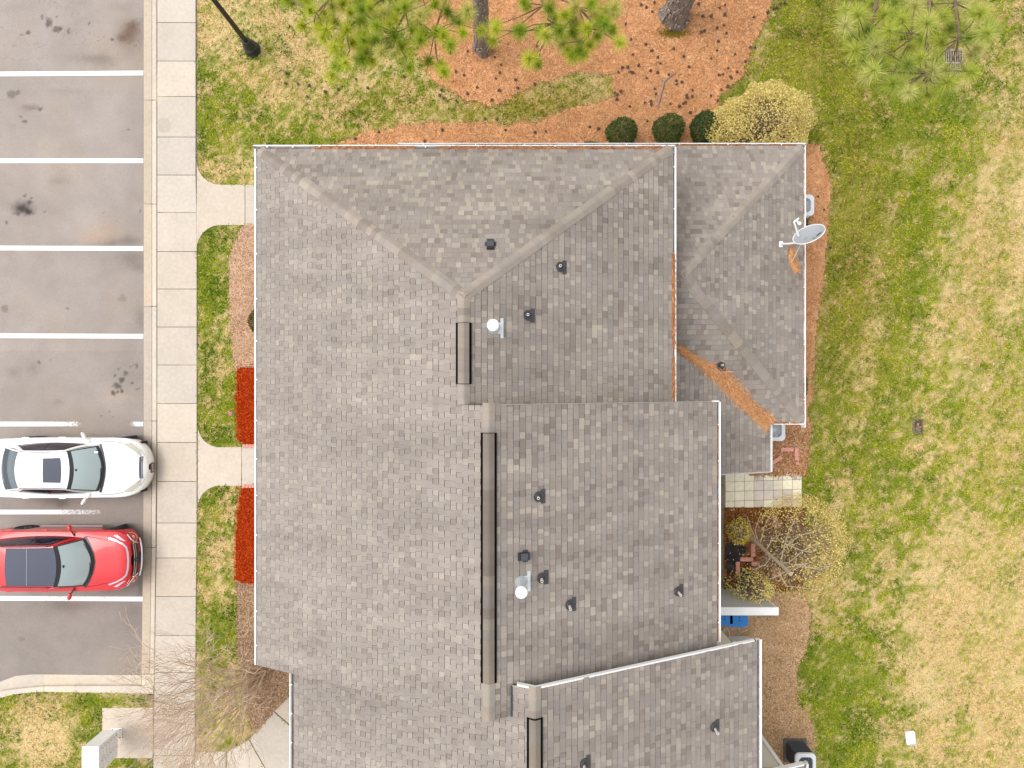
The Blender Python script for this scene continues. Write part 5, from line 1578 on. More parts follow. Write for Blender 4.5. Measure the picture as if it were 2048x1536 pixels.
# ---- leafy shrubs
def leaf_cards(n, centre, rx, ry, rz, size, pal, shell=(.75, 1.03), flat=.5, zmin=-.2, jag=.12, up=0.0):
    v = rng.normal(0, 1, (n * 2, 3)); v /= np.linalg.norm(v, axis=1, keepdims=True)
    v = v[v[:, 2] > zmin][:n]; n = len(v)
    upb = np.array([0, 0, up])
    rr = rng.uniform(shell[0], shell[1], n)
    if jag:
        lump = fbm(v[:, 0] * 2.2 + centre[0], v[:, 1] * 2.2 + v[:, 2] * 1.7 + centre[1], 71, 3)
        rr = rr * (1 + (lump - .5) * 2 * jag)
    p = v * rr[:, None] * np.array([rx, ry, rz]) + np.array(centre)
    nrm = v * flat + upb + rng.normal(0, .55, (n, 3)); nrm /= np.linalg.norm(nrm, axis=1, keepdims=True)
    t = np.cross(nrm, rng.normal(0, 1, (n, 3))); t /= np.linalg.norm(t, axis=1, keepdims=True)
    b = np.cross(nrm, t)
    s = rng.uniform(.6, 1.25, n)[:, None] * size
    V = np.stack([p - t * s, p + b * s * .5 + nrm * s * .12, p + t * s, p - b * s * .5 + nrm * s * .12], 1).reshape(-1, 3)
    F = np.arange(n * 4).reshape(n, 4)
    c = np.array(pal)[rng.integers(0, len(pal), n)] * rng.uniform(.7, 1.3, (n, 1))
    return V, F, np.repeat(c, 4, 0)

def shrub(label, cx, cy, rx, ry, h, n, pal, size=.03, group='clipped shrubs by the walls', cat='shrub', name='shrub'):
    root = empty(name, (cx, cy, 0)); tag(root, label, cat, group)
    zc_ = h * .45
    V, F, C = leaf_cards(n, (0, 0, zc_), rx, ry, h - zc_, size, pal, (.84, 1.04), .7, -.75, .14, .35)
    mesh_np('foliage', V, F, M_leaf, C, root)
    x = MB()
    for i in range(14):
        a = random.uniform(0, 6.28); rr = random.uniform(.4, .85)
        x.tube([(0, 0, 0), (rx * rr * .4 * math.cos(a), ry * rr * .4 * math.sin(a), h * .4), (rx * rr * math.cos(a), ry * rr * math.sin(a), h * random.uniform(.6, .9))], [.012, .008, .004], 4)
    x.build('stem', M_twig, root)
    return root
HOLLY = [(.055,.115,.022),(.085,.155,.032),(.035,.08,.018),(.14,.20,.05),(.17,.17,.045)]
shrub('round clipped green shrub nearest the middle of the pine straw bed', *P(1246,259,.7)[:2], .47, .43, .9, 4200, HOLLY)
shrub('round clipped green shrub below the fallen stick', *P(1341,252,.7)[:2], .475, .44, .92, 4200, HOLLY)
shrub('dark clipped shrub pressed against the yellow blossom bush', *P(1413,250,.7)[:2], .40, .50, .9, 4200, [(.04,.09,.02),(.06,.125,.03),(.10,.16,.04),(.028,.065,.016)])
shrub('low shrub mostly hidden under the gutter, only its top fringe showing', *P(1180,297,.4)[:2], .47, .24, .55, 1500, HOLLY)
shrub('small olive shrub half under the front gutter in the tan bark bed', *P(512,641,.5)[:2], .27, .38, .7, 2200, [(.16,.125,.03),(.11,.10,.025),(.21,.17,.05),(.075,.07,.02)])
shrub('narrow dark shrub tucked under the eave corner by the lawn', *P(1604,772,.6)[:2], .20, .52, .8, 1800, HOLLY)
shrub('small dark shrub between dish and round cooling unit', *P(1610,446,.5)[:2], .14, .24, .6, 700, HOLLY)

def blossom_bush(label, cx, cy, rx, ry, h, n, pal, size, ntwig, bare=None, group='yellow blossom bushes', twig_len=(.6, 1.0)):
    root = empty('blossom_bush', (cx, cy, 0)); tag(root, label, 'bush', group)
    x = MB()
    for i in range(ntwig):
        a = random.uniform(0, 6.28); r_ = math.sqrt(random.random()); f = random.uniform(*twig_len)
        tx, ty = rx * r_ * math.cos(a), ry * r_ * math.sin(a)
        tz = h * math.sqrt(max(.05, 1 - r_ * r_ * .85)) * f
        s0 = (random.uniform(-.15, .15), random.uniform(-.15, .15), 0)
        m_ = (tx * .45, ty * .45, tz * .62)
        x.tube([s0, m_, (tx * .9, ty * .9, tz)], [.011, .007, .003], 4)
        for q in range(3):
            e = (tx * .8 + random.uniform(-.25, .25), ty * .8 + random.uniform(-.25, .25), tz * random.uniform(.85, 1.08))
            f2 = random.uniform(.4, .9)
            b0 = (m_[0] + (tx * .9 - m_[0]) * f2, m_[1] + (ty * .9 - m_[1]) * f2, m_[2] + (tz - m_[2]) * f2)
            x.tube([b0, e], [.005, .0025], 3)
    x.build('twigs', M_twig, root)
    V, F, C = leaf_cards(n, (0, 0, h * .25), rx, ry, h * .78, size, pal, (.86, 1.08), .4, -.25, .26, 1.3)
    cen = V.reshape(-1, 4, 3).mean(1)
    keep = rng.random(len(cen)) < (fbm(cen[:, 0] * 2.6 + cx, cen[:, 1] * 2.6 + cy, 83, 3) * 2.2 + .05)
    if bare is not None: keep &= rng.random(len(cen)) < bare(cen[:, 0], cen[:, 1])
    V = V.reshape(-1, 4, 3)[keep].reshape(-1, 3); C = C.reshape(-1, 4, 3)[keep].reshape(-1, 3); F = np.arange(len(V)).reshape(-1, 4)
    mesh_np('blossom', V, F, M_petal, C, root)
    return root
YEL = [(.74,.62,.20),(.68,.55,.16),(.80,.70,.30),(.55,.42,.13),(.72,.58,.24)]
blossom_bush('big round yellow blossom bush over the gutter corner beside the clipped shrubs', *P(1528,252,1.0)[:2], 1.46, 1.24, 1.7, 22000, YEL, .031, 360,
             lambda x, y: 1 - .72 * np.exp(-(((x + .25) / .55) ** 2 + ((y + .15) / .6) ** 2)))
YG = [(.78,.60,.18),(.82,.66,.26),(.66,.52,.14),(.84,.70,.34),(.60,.48,.13)]
blossom_bush('loose straggling yellow blossom bush spilling from the bark bed onto the lawn', *P(1592,1102,.9)[:2], 1.60, 1.45, 1.5, 9500, YG, .029, 340,
             lambda x, y: np.clip(.25 + (x + .9) * .75, .03, 1) * np.where(y < -1.0, .4, 1))
blossom_bush('small yellow green bush at the foot of the topped tree', *P(1482,1066,.5)[:2], .32, .38, .8, 620, [(.70,.58,.06),(.78,.64,.14),(.6,.52,.06)], .03, 60)
blossom_bush('small yellow blossom bush leaning over the siding wall by the bark bed', *P(1508,1182,1.0)[:2], .60, .46, 1.6, 1200, [(.80,.70,.22),(.74,.62,.15),(.82,.74,.34)], .032, 70)

# ---- topped tree in the bark bed
tb = P(1489,1063); tt = P(1582,1148, 3.6)
root = empty('topped_tree', (tb[0], tb[1], 0)); tag(root, 'slender topped tree trunk with a few bare side branches in the bark bed', 'tree')
top_ = Vector(tt) - Vector((tb[0], tb[1], 0))
x = MB(); pts = [top_ * (i / 10) + Vector((.010 * math.sin(i), .010 * math.cos(i * 1.4), 0)) for i in range(11)]
x.tube(pts, [.075, .06, .055, .052, .05, .05, .048, .048, .05, .052, .055], 10)
M_pale = mat('pale_bark', (.40, .315, .21), .9, var=.35, vscale=14)
trk = x.build('trunk', M_pale, root, smooth=True)
x = MB(); a0 = xyz_at(1563, 1128, 2.9) - Vector((tb[0], tb[1], 0))
BR = [[(1560,1127),(1567,1097),(1570,1087),(1600,1100),(1625,1105)],[(1570,1087),(1578,1060),(1590,1040)],[(1562,1126),(1578,1125),(1610,1098),(1640,1085)],[(1588,1130),(1615,1128)],
      [(1520,1088),(1527,1062),(1530,1050),(1540,1033)],[(1527,1062),(1543,1055),(1548,1040)],[(1533,1098),(1545,1078),(1562,1068)],[(1512,1080),(1500,1050),(1494,1032)],[(1517,1085),(1510,1060),(1522,1025)],
      [(1556,1135),(1566,1160),(1572,1172),(1600,1175),(1620,1178)],[(1545,1110),(1530,1130),(1505,1140)],[(1500,1072),(1478,1078),(1466,1082)],[(1496,1068),(1470,1060),(1462,1048)],[(1575,1140),(1560,1150),(1540,1158)],[(1590,1128),(1640,1140),(1665,1130)],[(1567,1097),(1600,1070),(1625,1065)]]
def zof(px, py): return max(.5, min(3.4, 3.6 * ((px - 1489) * 93 + (py - 1063) * 85) / (93 ** 2 + 85 ** 2)))
for br in BR:
    z0 = zof(*br[0]); pts = []
    for i, (a, c) in enumerate(br):
        pts.append(xyz_at(a, c, z0 + .16 * i) - Vector((tb[0], tb[1], 0)))
    x.tube(pts, [.011 * (1 - .7 * i / len(pts)) + .0035 for i in range(len(pts))], 5)
    for k in range(5):
        i = random.randrange(1, len(pts)); f = random.random(); p0 = pts[i - 1].lerp(pts[i], f)
        e = p0 + Vector((random.uniform(-.3, .4), random.uniform(-.3, .3), random.uniform(.0, .3)))
        x.tube([p0, p0.lerp(e, .5) + Vector((.02, .02, .03)), e], [.006, .004, .002], 4)
x.build('branches', M_pale, root, smooth=True)

# ---- bare many-stemmed tree by the front corner
tb = P(523, 1343)
root = empty('bare_tree', (tb[0], tb[1], 0)); tag(root, 'bare many stemmed tree fanning twigs over the pavement by the mailbox', 'tree')
xs_, xb = MB(), MB()
random.seed(5)
def grow(x, p, d, L, r, depth):
    d = d.normalized(); n = 3; pts = [p]; q = p
    for i in range(n):
        d = (d + Vector((random.uniform(-.16, .16), random.uniform(-.16, .16), random.uniform(-.05, .12)))).normalized()
        q = q + d * (L / n); pts.append(q)
    r1 = max(r * (.66 if depth else .5), .0042)
    x.tube(pts, [r + (r1 - r) * i / n for i in range(n + 1)], 5 if depth > 2 else 3, cap=False)
    if depth == 0: return
    k = random.choice((2, 3)) if depth > 1 else random.choice((2, 3, 3))
    for j in range(k):
        a = Vector((random.uniform(-1, 1), random.uniform(-1, 1), random.uniform(-.35, .5)))
        a = (a - d * a.dot(d)).normalized()
        nd = (d + a * random.uniform(.32, .75)).normalized()
        i = n if j == 0 else random.randint(1, n)
        grow(x if depth <= 3 else xb, pts[i], nd, L * random.uniform(.58, .82), r1 * (.9 if j == 0 else .7), depth - 1)
STEMS = [(-.55,.55,1),(-.75,.15,1.05),(-.45,-.1,1.3),(-.2,.25,1.35),(-.1,-.4,1.2),(-.6,-.5,1.1),(-.25,-.75,1.0),(-.85,.75,.85),(-.35,.9,1.0),(-.15,-.15,1.5),(-.5,.3,1.2),(-.9,-.15,.9),(-.7,-.75,.9),(.05,-.6,1.2),(-.3,.6,1.15),(.0,.1,1.5),(-1.1,.35,.8),(-1.0,.0,1.0),(-.8,-.35,1.0),(-.95,.55,1.05),(-.4,-.95,.95),(-.1,-.85,1.1),(-1.15,-.45,.85),(-.75,.4,1.3),(-.5,-.3,1.3),(.15,-.35,1.3)]
for sx_, sy_, sz_ in STEMS:
    d = Vector((sx_ * .62, sy_ * .62, sz_)); p0 = Vector((random.uniform(-.14, .14), random.uniform(-.14, .14), -.05))
    q = p0 + d.normalized() * random.uniform(1.1, 1.7)
    xb.tube([p0, p0.lerp(q, .5) + Vector((random.uniform(-.04, .04), random.uniform(-.04, .04), 0)), q], [.036, .030, .022], 7)
    for j in range(2):
        a = Vector((random.uniform(-.5, .5), random.uniform(-.5, .5), 0))
        grow(xb, q, d.normalized() + a, random.uniform(1.05, 1.45), .016, 4)
M_crape = mat('crape_bark', (.54, .41, .295), .85, var=.25, vscale=7)
xb.build('stems', M_crape, root)
xs_.v and xs_.build('twigs', M_crape, root)
random.seed(21)

# ---- lamp post
lb = P(505, 99)
root = empty('lamp_post', (lb[0], lb[1], -.03)); tag(root, 'black fluted lamp post on the lawn beside the pavement', 'lamp post')
x = MB(); x.lathe([(.245, 0), (.25, .05), (.215, .10), (.20, .22), (.215, .25), (.17, .30), (.155, .48), (.12, .58), (.125, .62), (.09, .66)], 28); x.build('base', M_iron, root, smooth=True)
x = MB(); sides = 32; vs = []
for z, r_ in ((.62, .075), (2.0, .070), (3.9, .062)):
    for k in range(sides):
        rr = r_ * (1.0 if k % 2 else .88); a = 2 * math.pi * k / sides; vs.append((rr * math.cos(a), rr * math.sin(a), z))
x.add(vs, [(i * sides + k, i * sides + (k + 1) % sides, (i + 1) * sides + (k + 1) % sides, (i + 1) * sides + k) for i in range(2) for k in range(sides)]); x.build('pole', M_iron, root)
x = MB(); x.lathe([(.07, 3.88), (.10, 3.93), (.07, 3.97), (.12, 4.02), (.12, 4.05)], 20); x.build('collar', M_iron, root, smooth=True)
x = MB(); x.lathe([(.11, 4.05), (.19, 4.2), (.2, 4.4), (.13, 4.56)], 20); x.build('globe', mat('frosted_glass', (.75, .74, .7), .4), root, smooth=True)
x = MB(); x.lathe([(.14, 4.56), (.10, 4.64), (.03, 4.72), (.015, 4.8)], 20); x.build('finial', M_iron, root, smooth=True)

# ---- pine cones
cone = MB(); n = 10; vs, fs = [], []
prof = [(.012, 0), (.040, .012), (.052, .04), (.046, .072), (.030, .10), (.008, .125)]
for i, (r_, z_) in enumerate(prof):
    for k in range(n):
        a = 2 * math.pi * (k + .5 * (i % 2)) / n; rr = r_ * (1.22 if (k + i) % 2 else .74); vs.append((z_ - .06, rr * math.cos(a), rr * math.sin(a) + .045))
cone.add(vs, [(i * n + k, i * n + (k + 1) % n, (i + 1) * n + (k + 1) % n, (i + 1) * n + k) for i in range(5) for k in range(n)])
C3 = [(705,80),(625,190),(670,190),(350,325),(300,320),(200,375),(950,320),(965,440),(1110,415),(1165,460),(1185,510),(1370,455),(1295,395),(1010,525),(920,545),(880,545),(850,580),(945,580),(965,585),(1105,565),(1165,585),(1250,600),(1410,540),(1510,265),(1645,335),(1635,405),(1590,470),(1780,435),(1865,495),(1725,550),(1795,580),(1650,605),(1685,600),(1745,615),(1755,630),(1310,650),(1355,660),(1315,680),(1075,630),(1150,750),(1140,715),(870,730),(840,760),(820,745),(835,795),(940,855),(1060,825),(1110,815),(1115,840),(1265,835),(1335,850),(1370,830),(1385,825),(1400,785),(1390,765),(1440,775),(1590,770),(1670,720),(1720,695),(1645,805),(1445,725),(1420,905),(1080,970),(1135,980),(620,1015),(690,1030),(270,1055),(185,1060),(405,855),(30,640),(45,710),(180,675),(1930,140),(1700,45),(1655,65),(1525,130),(1590,135),(1640,230),(1690,205),(1940,385),(1120,95),(1070,65),(1030,45),(2040,100)]
C2 = [(1950,585),(1770,700),(1945,725),(1690,755),(1600,810),(1890,805),(1830,955),(1995,1040),(1490,1040),(1350,1130),(1550,420),(1565,380),(1480,620),(1500,790),(1290,380),(980,1055),(795,1110),(1925,960)]
C2L = [(235,670),(425,685),(550,735),(655,715),(340,675),(410,770),(240,585),(695,360),(1185,615),(895,705),(800,635)]
C4 = [(1560,8),(1568,6),(1546,18),(1552,15),(1635,393),(1648,420),(1660,495)]
allc = [(1024 + a / 4, b / 4) for a, b in C3] + [(512 + a / 4, b / 4) for a, b in C2]
lawn_c = [(512 + a / 4, b / 4) for a, b in C2L] + C4[4:]
allc += C4[:4]
for k in range(10): allc.append((random.uniform(1250, 1500), random.uniform(0, 130)))
for k in range(10): allc.append((random.uniform(860, 1010), random.uniform(90, 200)))
me = None
for k, (a, b) in enumerate(allc + lawn_c):
    if me is None: o = cone.build('pine_cone', M_cone); me = o.data
    else: o = bpy.data.objects.new('pine_cone', me); COL.objects.link(o)
    xx, yy, _ = P(a, b); s_ = random.uniform(.6, .9)
    o.location = (xx, yy, .015 if k < len(allc) else 0.0); o.rotation_euler = (random.uniform(-.4, .4), random.uniform(-.3, .3), random.uniform(0, 6.28)); o.scale = (s_, s_, s_)
    if k < len(allc):
        if b > 228: wh = 'on the straw strip along the house wall'
        elif a < 1030: wh = 'on the straw around the slimmer pine trunk'
        elif a > 1400 and b < 70: wh = 'on the straw beyond the thick pine trunk toward the lawn'
        elif b < 75: wh = 'on the straw round the foot of the thick pine trunk'
        elif a > 1300: wh = 'on the straw between fallen stick and yellow bush'
        elif b < 160: wh = 'on the open straw below the needle sprays'
        else: wh = 'on the straw between fallen stick and grass tongue'
        tag(o, 'dark brown pine cone lying ' + wh, 'pine cone', 'pine cones ' + wh)
    else: tag(o, 'dark brown pine cone lying in the grass', 'pine cone', 'pine cones in the grass')

# ---- fallen stick
x = MB(); z_ = .035
pts = [P(1355,143,z_), P(1342,152,z_), P(1328,163,z_), P(1322,185,z_), P(1318,203,z_), P(1314,219,z_)]
x.tube(pts, [.006, .018, .036, .045, .038, .008], 7)
x.tube([P(1328,163,z_), P(1320,158,z_)], [.028, .006], 6)
tag(x.build('fallen_stick', mat('grey_wood', (.28, .20, .165), .95, var=.4, vscale=20), smooth=True), 'crooked grey fallen stick on the pine straw', 'stick')

# ---- scalloped edging bricks
def scallop_mesh():
    x = MB(); L, W_, H_ = .40, .125, .09; pts = []
    for i in range(25):
        f = i / 24; pts.append((-L / 2 + L * f, W_ / 2 - .022 + .026 * abs(math.sin(f * 3 * math.pi))))
    pts = [(-L / 2, -W_ / 2), (L / 2, -W_ / 2)] + pts[::-1]
    x.prism(pts, 0, H_); return x
EB = [(1575,899,0,'scalloped pink edging brick lying level beside the round cooling unit'),(1553,921,32,'scalloped pink edging brick lying askew at the wing gutter'),(1594,908,-90,'scalloped pink edging brick on end above the patio corner'),
      (1476,1137,90,'scalloped pink edging brick upright on the black weed cloth'),(1494,1119,0,'scalloped pink edging brick lying crosswise at the bed corner'),(1507,1101,-90,'scalloped pink edging brick partly under the topped trunk twigs'),
      (1512,1128,0,'scalloped pink edging brick half buried below the crosswise one'),(1550,1146,85,'scalloped pink edging brick standing clear near the trunk end'),(1553,1045,-68,'scalloped pink edging brick tilted near the paver patio'),(1560,1087,-75,'scalloped pink edging brick behind the pale trunk')]
me = None
for a, b, rz, lb_ in EB:
    if me is None: o = scallop_mesh().build('edging_brick', M_brick); me = o.data
    else: o = bpy.data.objects.new('edging_brick', me); COL.objects.link(o)
    xx, yy, _ = P(a, b, .09); o.location = (xx, yy, -.01); o.rotation_euler = (0, 0, R(rz))
    if 'half buried' in lb_ or 'behind' in lb_: o.scale = (.62, 1, 1)
    tag(o, lb_, 'edging brick', 'pink scalloped edging bricks')
x = MB(); x.lathe([(.055, 0), (.06, .05), (.05, .075), (.01, .08)], 12); o = x.build('edging_brick', M_brick, smooth=True)
o.location = (*P(1593, 926)[:2], 0); tag(o, 'broken round end of a pink edging brick above the patio', 'edging brick', 'pink scalloped edging bricks')
# short brick rows at the ends of the red mulch
me = None
for row, (x0, y0, where) in enumerate(((485.5, 891.5, 'far'), (485.5, 972.2, 'near'))):
    for k in range(5):
        if me is None:
            x = MB(); x.box((0, 0, 0), (.085, .095, .10)); o = x.build('border_brick', M_brick, bevel=.012); me = o.data
        else: o = bpy.data.objects.new('border_brick', me); COL.objects.link(o)
        xx, yy, _ = P(x0 + 3 + k * 6.1, y0); o.location = (xx, yy, .01); o.rotation_euler = (0, 0, random.uniform(-.08, .08))
        nth = ('first', 'second', 'third', 'fourth', 'last')[k]
        tag(o, nth + ' border brick from the grass, ' + ('at the mulch beside the pink flower' if row == 0 else 'across the path from the pink flower'), 'brick', 'border bricks along the front path' if row == 0 else 'border bricks across the front path')

# ---- cooling units
def ac_unit(label, cx, cy, w_, h, fan, dark=False):
    root = empty('cooling_unit', (cx, cy, 0)); tag(root, label, 'air conditioner', 'cooling units behind the houses')
    def rr(hw, r_, n=5):
        pts = []
        for sx, sy, a0 in ((1,1,0),(-1,1,90),(-1,-1,180),(1,-1,270)):
            for i in range(n + 1):
                a = R(a0 + 90 * i / n); pts.append((sx * (hw - r_) + r_ * math.cos(a), sy * (hw - r_) + r_ * math.sin(a)))
        return pts
    x = MB(); x.prism(rr(w_ / 2 + .06, .03), -.03, .05); x.build('pad', M_joint if dark else M_conc, root)
    x = MB(); x.prism(rr(w_ / 2 - .02, .10), .05, h - .06); x.build('coil', M_black if dark else mat('unit_grey', (.40, .42, .44), .5), root)
    lv = MB()
    k = 9
    for i in range(k):
        z = .09 + i * (h - .2) / k
        o_, i_ = rr(w_ / 2, .10), rr(w_ / 2 - .03, .09); n = len(o_)
        vs = [(p[0], p[1], z) for p in o_] + [(p[0], p[1], z + .022) for p in i_]
        lv.add(vs, [(j, (j + 1) % n, (j + 1) % n + n, j + n) for j in range(n)])
    lv.build('louvres', M_black if dark else mat('unit_white', (.66, .68, .70), .45), root)
    # rounded top frame with a round fan opening
    o_ = rr(w_ / 2 + .012, .13, 11); n = len(o_); r_ = w_ * .40
    ring = []
    for p in o_:
        a = math.atan2(p[1], p[0]); ring.append((r_ * math.cos(a), r_ * math.sin(a)))
    x = MB()
    vs = [(p[0], p[1], h - .07) for p in o_] + [(p[0] * .985, p[1] * .985, h) for p in o_] + [(p[0], p[1], h + .015) for p in ring] + [(p[0], p[1], h - .09) for p in ring]
    x.add(vs, [(lv_ * n + j, lv_ * n + (j + 1) % n, (lv_ + 1) * n + (j + 1) % n, (lv_ + 1) * n + j) for lv_ in range(3) for j in range(n)])
    x.build('top_frame', mat('unit_white', (.66, .68, .70), .45), root, smooth=True)
    x = MB(); x.prism([(r_ * math.cos(2 * math.pi * j / 28), r_ * math.sin(2 * math.pi * j / 28)) for j in range(28)], h - .13, h - .115)
    x.build('fan_well', M_bore if fan != 'pale' else mat('fan_grey', (.30, .30, .36), .6), root)
    x = MB(); x.lathe([(.085, h - .1), (.085, h - .03), (.06, h - .02), (.01, h - .018)], 16); x.build('motor', mat('motor_grey', (.5, .52, .55), .5), root, smooth=True)
    for j in range(4):
        a = math.pi / 2 * j + .5; x = MB()
        pts = [(.06 * math.cos(a), .06 * math.sin(a), h - .075), (r_ * .92 * math.cos(a - .28), r_ * .92 * math.sin(a - .28), h - .085), (r_ * .92 * math.cos(a + .38), r_ * .92 * math.sin(a + .38), h - .055), (.06 * math.cos(a + .6), .06 * math.sin(a + .6), h - .065)]
        x.add(pts + [(p[0], p[1], p[2] - .006) for p in pts], [(0,1,2,3),(7,6,5,4),(0,4,5,1),(1,5,6,2),(2,6,7,3),(3,7,4,0)])
        x.build('fan_blade', mat('blade_blue', (.16, .22, .30) if dark else ((.36, .36, .42) if fan == 'pale' else (.05, .055, .08)), .5), root)
    x = MB()
    for i in range(2 if fan == 'pale' else 7):
        q = r_ * (i + 1) / (3 if fan == 'pale' else 8)
        x.tube([(q * math.cos(2 * math.pi * j / 24), q * math.sin(2 * math.pi * j / 24), h + .004) for j in range(25)], .0014, 3, cap=False)
    for j in range(12):
        a = 2 * math.pi * j / 12; x.tube([(.04 * math.cos(a), .04 * math.sin(a), h + .008), (r_ * math.cos(a), r_ * math.sin(a), h + .006)], .0015, 3)
    x.build('grille', mat('grille_wire', (.36, .37, .40), .5), root)
    return root
ac_unit('round topped cooling unit under the eave just above the dish', 8.79, 5.39, .62, .80, 'dark')
ac_unit('pale cooling unit in the corner of the short gutter above the patio', 7.90, -1.38, .66, .80, 'pale')
ac_unit('black sided cooling unit at the picture edge by the cream siding', 8.84, -11.43, .60, .84, 'blue', True)

# ---- satellite dish on the lower roof
df = on_plane(pLE, 1561, 489)
dc = xyz_at(1618, 469, 4.05)
root = empty('satellite_dish', (df.x, df.y, df.z)); tag(root, 'pale grey satellite dish on a bent mast over the lower roof edge', 'satellite dish')
rel = lambda v: Vector(v) - df
# dish normal: tilted toward the upper left of the roof
minor = Vector((300, -405)).normalized()          # picture direction of the short axis
nrm = Vector((-minor.x * .87, -minor.y * .87 * 1, .0)); nrm = Vector((-.516, .70, .50)).normalized()
maj = Vector((.805, .595, 0)).normalized(); maj = (maj - nrm * maj.dot(nrm)).normalized(); mn = nrm.cross(maj)
x = MB(); nr, na = 7, 40; A_, B_ = .40, .395; c0 = rel(dc); vs = []
for i in range(nr + 1):
    f = i / nr
    for k in range(na):
        a = 2 * math.pi * k / na
        vs.append(c0 + maj * (A_ * f * math.cos(a)) + mn * (B_ * f * math.sin(a)) + nrm * (.075 * f * f - .06))
fs = [(i * na + k, i * na + (k + 1) % na, (i + 1) * na + (k + 1) % na, (i + 1) * na + k) for i in range(nr) for k in range(na)]
x.add(vs, fs); x.add([v - nrm * .012 for v in vs], fs)
nn_ = len(vs)
x.f += [(nr * na + k, nr * na + (k + 1) % na, nn_ + nr * na + (k + 1) % na, nn_ + nr * na + k) for k in range(na)]
M_dish = mat('dish_grey', (.33, .35, .38), .4, var=.03, vscale=5)
dish = x.build('reflector', M_dish, root, smooth=True)
x = MB(); x.tube([c0 + maj * (A_ * math.cos(2 * math.pi * k / na)) + mn * (B_ * math.sin(2 * math.pi * k / na)) + nrm * .012 for k in range(na + 1)], .011, 5, cap=False); x.build('rim', M_cap, dish, smooth=True)
def ondish(u, v): f2 = (u / A_) ** 2 + (v / B_) ** 2; return c0 + maj * u + mn * v + nrm * (.075 * f2 - .06 + .004)
M_logo = mat('logo_blue', (.035, .05, .13), .5)
# printed swoosh and lettering marks
sgn = -1 if ondish(.1, .2).y > ondish(.1, -.2).y else 1
x = MB(); q = [(.02, .20), (.07, .235), (.16, .245), (.225, .22), (.16, .175), (.10, .17)]
x.add([ondish(a, b * sgn) for a, b in q], [(0,1,2,3,4,5)]); q = [(-.07, .205), (-.02, .245), (.0, .21), (-.03, .17)]
x.add([ondish(a, b * sgn) for a, b in q], [(0,1,2,3)]); x.build('dish_emblem', M_logo, dish, fix=False)
x = MB()
for k in range(6):
    u0 = -.17 + k * .022; x.add([ondish(a, b) for a, b in ((u0, -.02 + .012 * k), (u0 + .014, -.02 + .012 * k), (u0 + .014, .02 + .012 * k), (u0, .02 + .012 * k))], [(0,1,2,3)])
x.build('dish_lettering', mat('logo_grey', (.24, .26, .30), .6), dish, fix=False)
x = MB(); x.tube([(0, 0, .02), rel(xyz_at(1580, 487, 3.6)), rel(xyz_at(1596, 485, 3.85)), c0 - nrm * .10], [.026, .026, .026, .03], 10); x.build('mast', M_trim, root, smooth=True)
x = MB(); x.box((0, 0, .03), (.10, .16, .03)); x.box((.06, 0, .06), (.12, .06, .05)); x.build('foot', M_trim, root, bevel=.006)
lnb = rel(xyz_at(1588, 444, 4.25)); start = ondish(-.30, -.18 * -sgn * -1)
start = rel(xyz_at(1597, 472, 3.98))
x = MB(); x.tube([start, lnb], [.024, .022], 8); x.build('feed_arm', M_trim, root, smooth=True)
x = MB(); a1 = rel(xyz_at(1598, 436, 4.3)); a2 = rel(xyz_at(1597, 446, 4.2)); x.tube([lnb, a1], [.026, .022], 8); x.tube([lnb.lerp(a1, .5), a2], [.02, .03], 8); x.tube([a2, a2 + Vector((.05, -.01, -.02))], [.04, .046], 10); x.build('receiver', M_cap, root, smooth=True)
st = on_plane(pLE, 1583, 525); x = MB(); x.tube([rel(xyz_at(1601, 490, 3.9)), rel(st)], .010, 6); x.build('strut', M_trim, root)

# ---- privacy wall, bins and yard things behind it
root = empty('privacy_wall', (6.1, -6.5, 0)); tag(root, 'grey sided privacy wall with a broad white cap between the two back yards', 'wall')
x = MB(); x.box((.14, -.02, .88), (2.68, .17, 1.84)); x.build('panel', M_gsiding, root)
me = None
for i in range(17):
    if me is None:
        x = MB(); x.add([(-1.19, .062, 0), (1.47, .062, 0), (1.47, .092, 0), (-1.19, .092, 0), (-1.19, .062, .103), (1.47, .062, .103), (1.47, .072, .103), (-1.19, .072, .103)], [(0,3,2,1),(4,5,6,7),(0,1,5,4),(1,2,6,5),(2,3,7,6),(3,0,4,7)])
        o = x.build('siding_board', M_gsiding, root); me = o.data
    else: o = bpy.data.objects.new('siding_board', me); COL.objects.link(o); o.parent = root
    o.location = (0, 0, .03 + i * .104)
x = MB(); x.box((.17, -.02, 1.82), (2.76, .23, .05)); x.build('cap', M_trim, root, bevel=.006)
x = MB(); x.box((1.49, .0, .88), (.05, .20, 1.84)); x.build('end_board', M_trim, root)

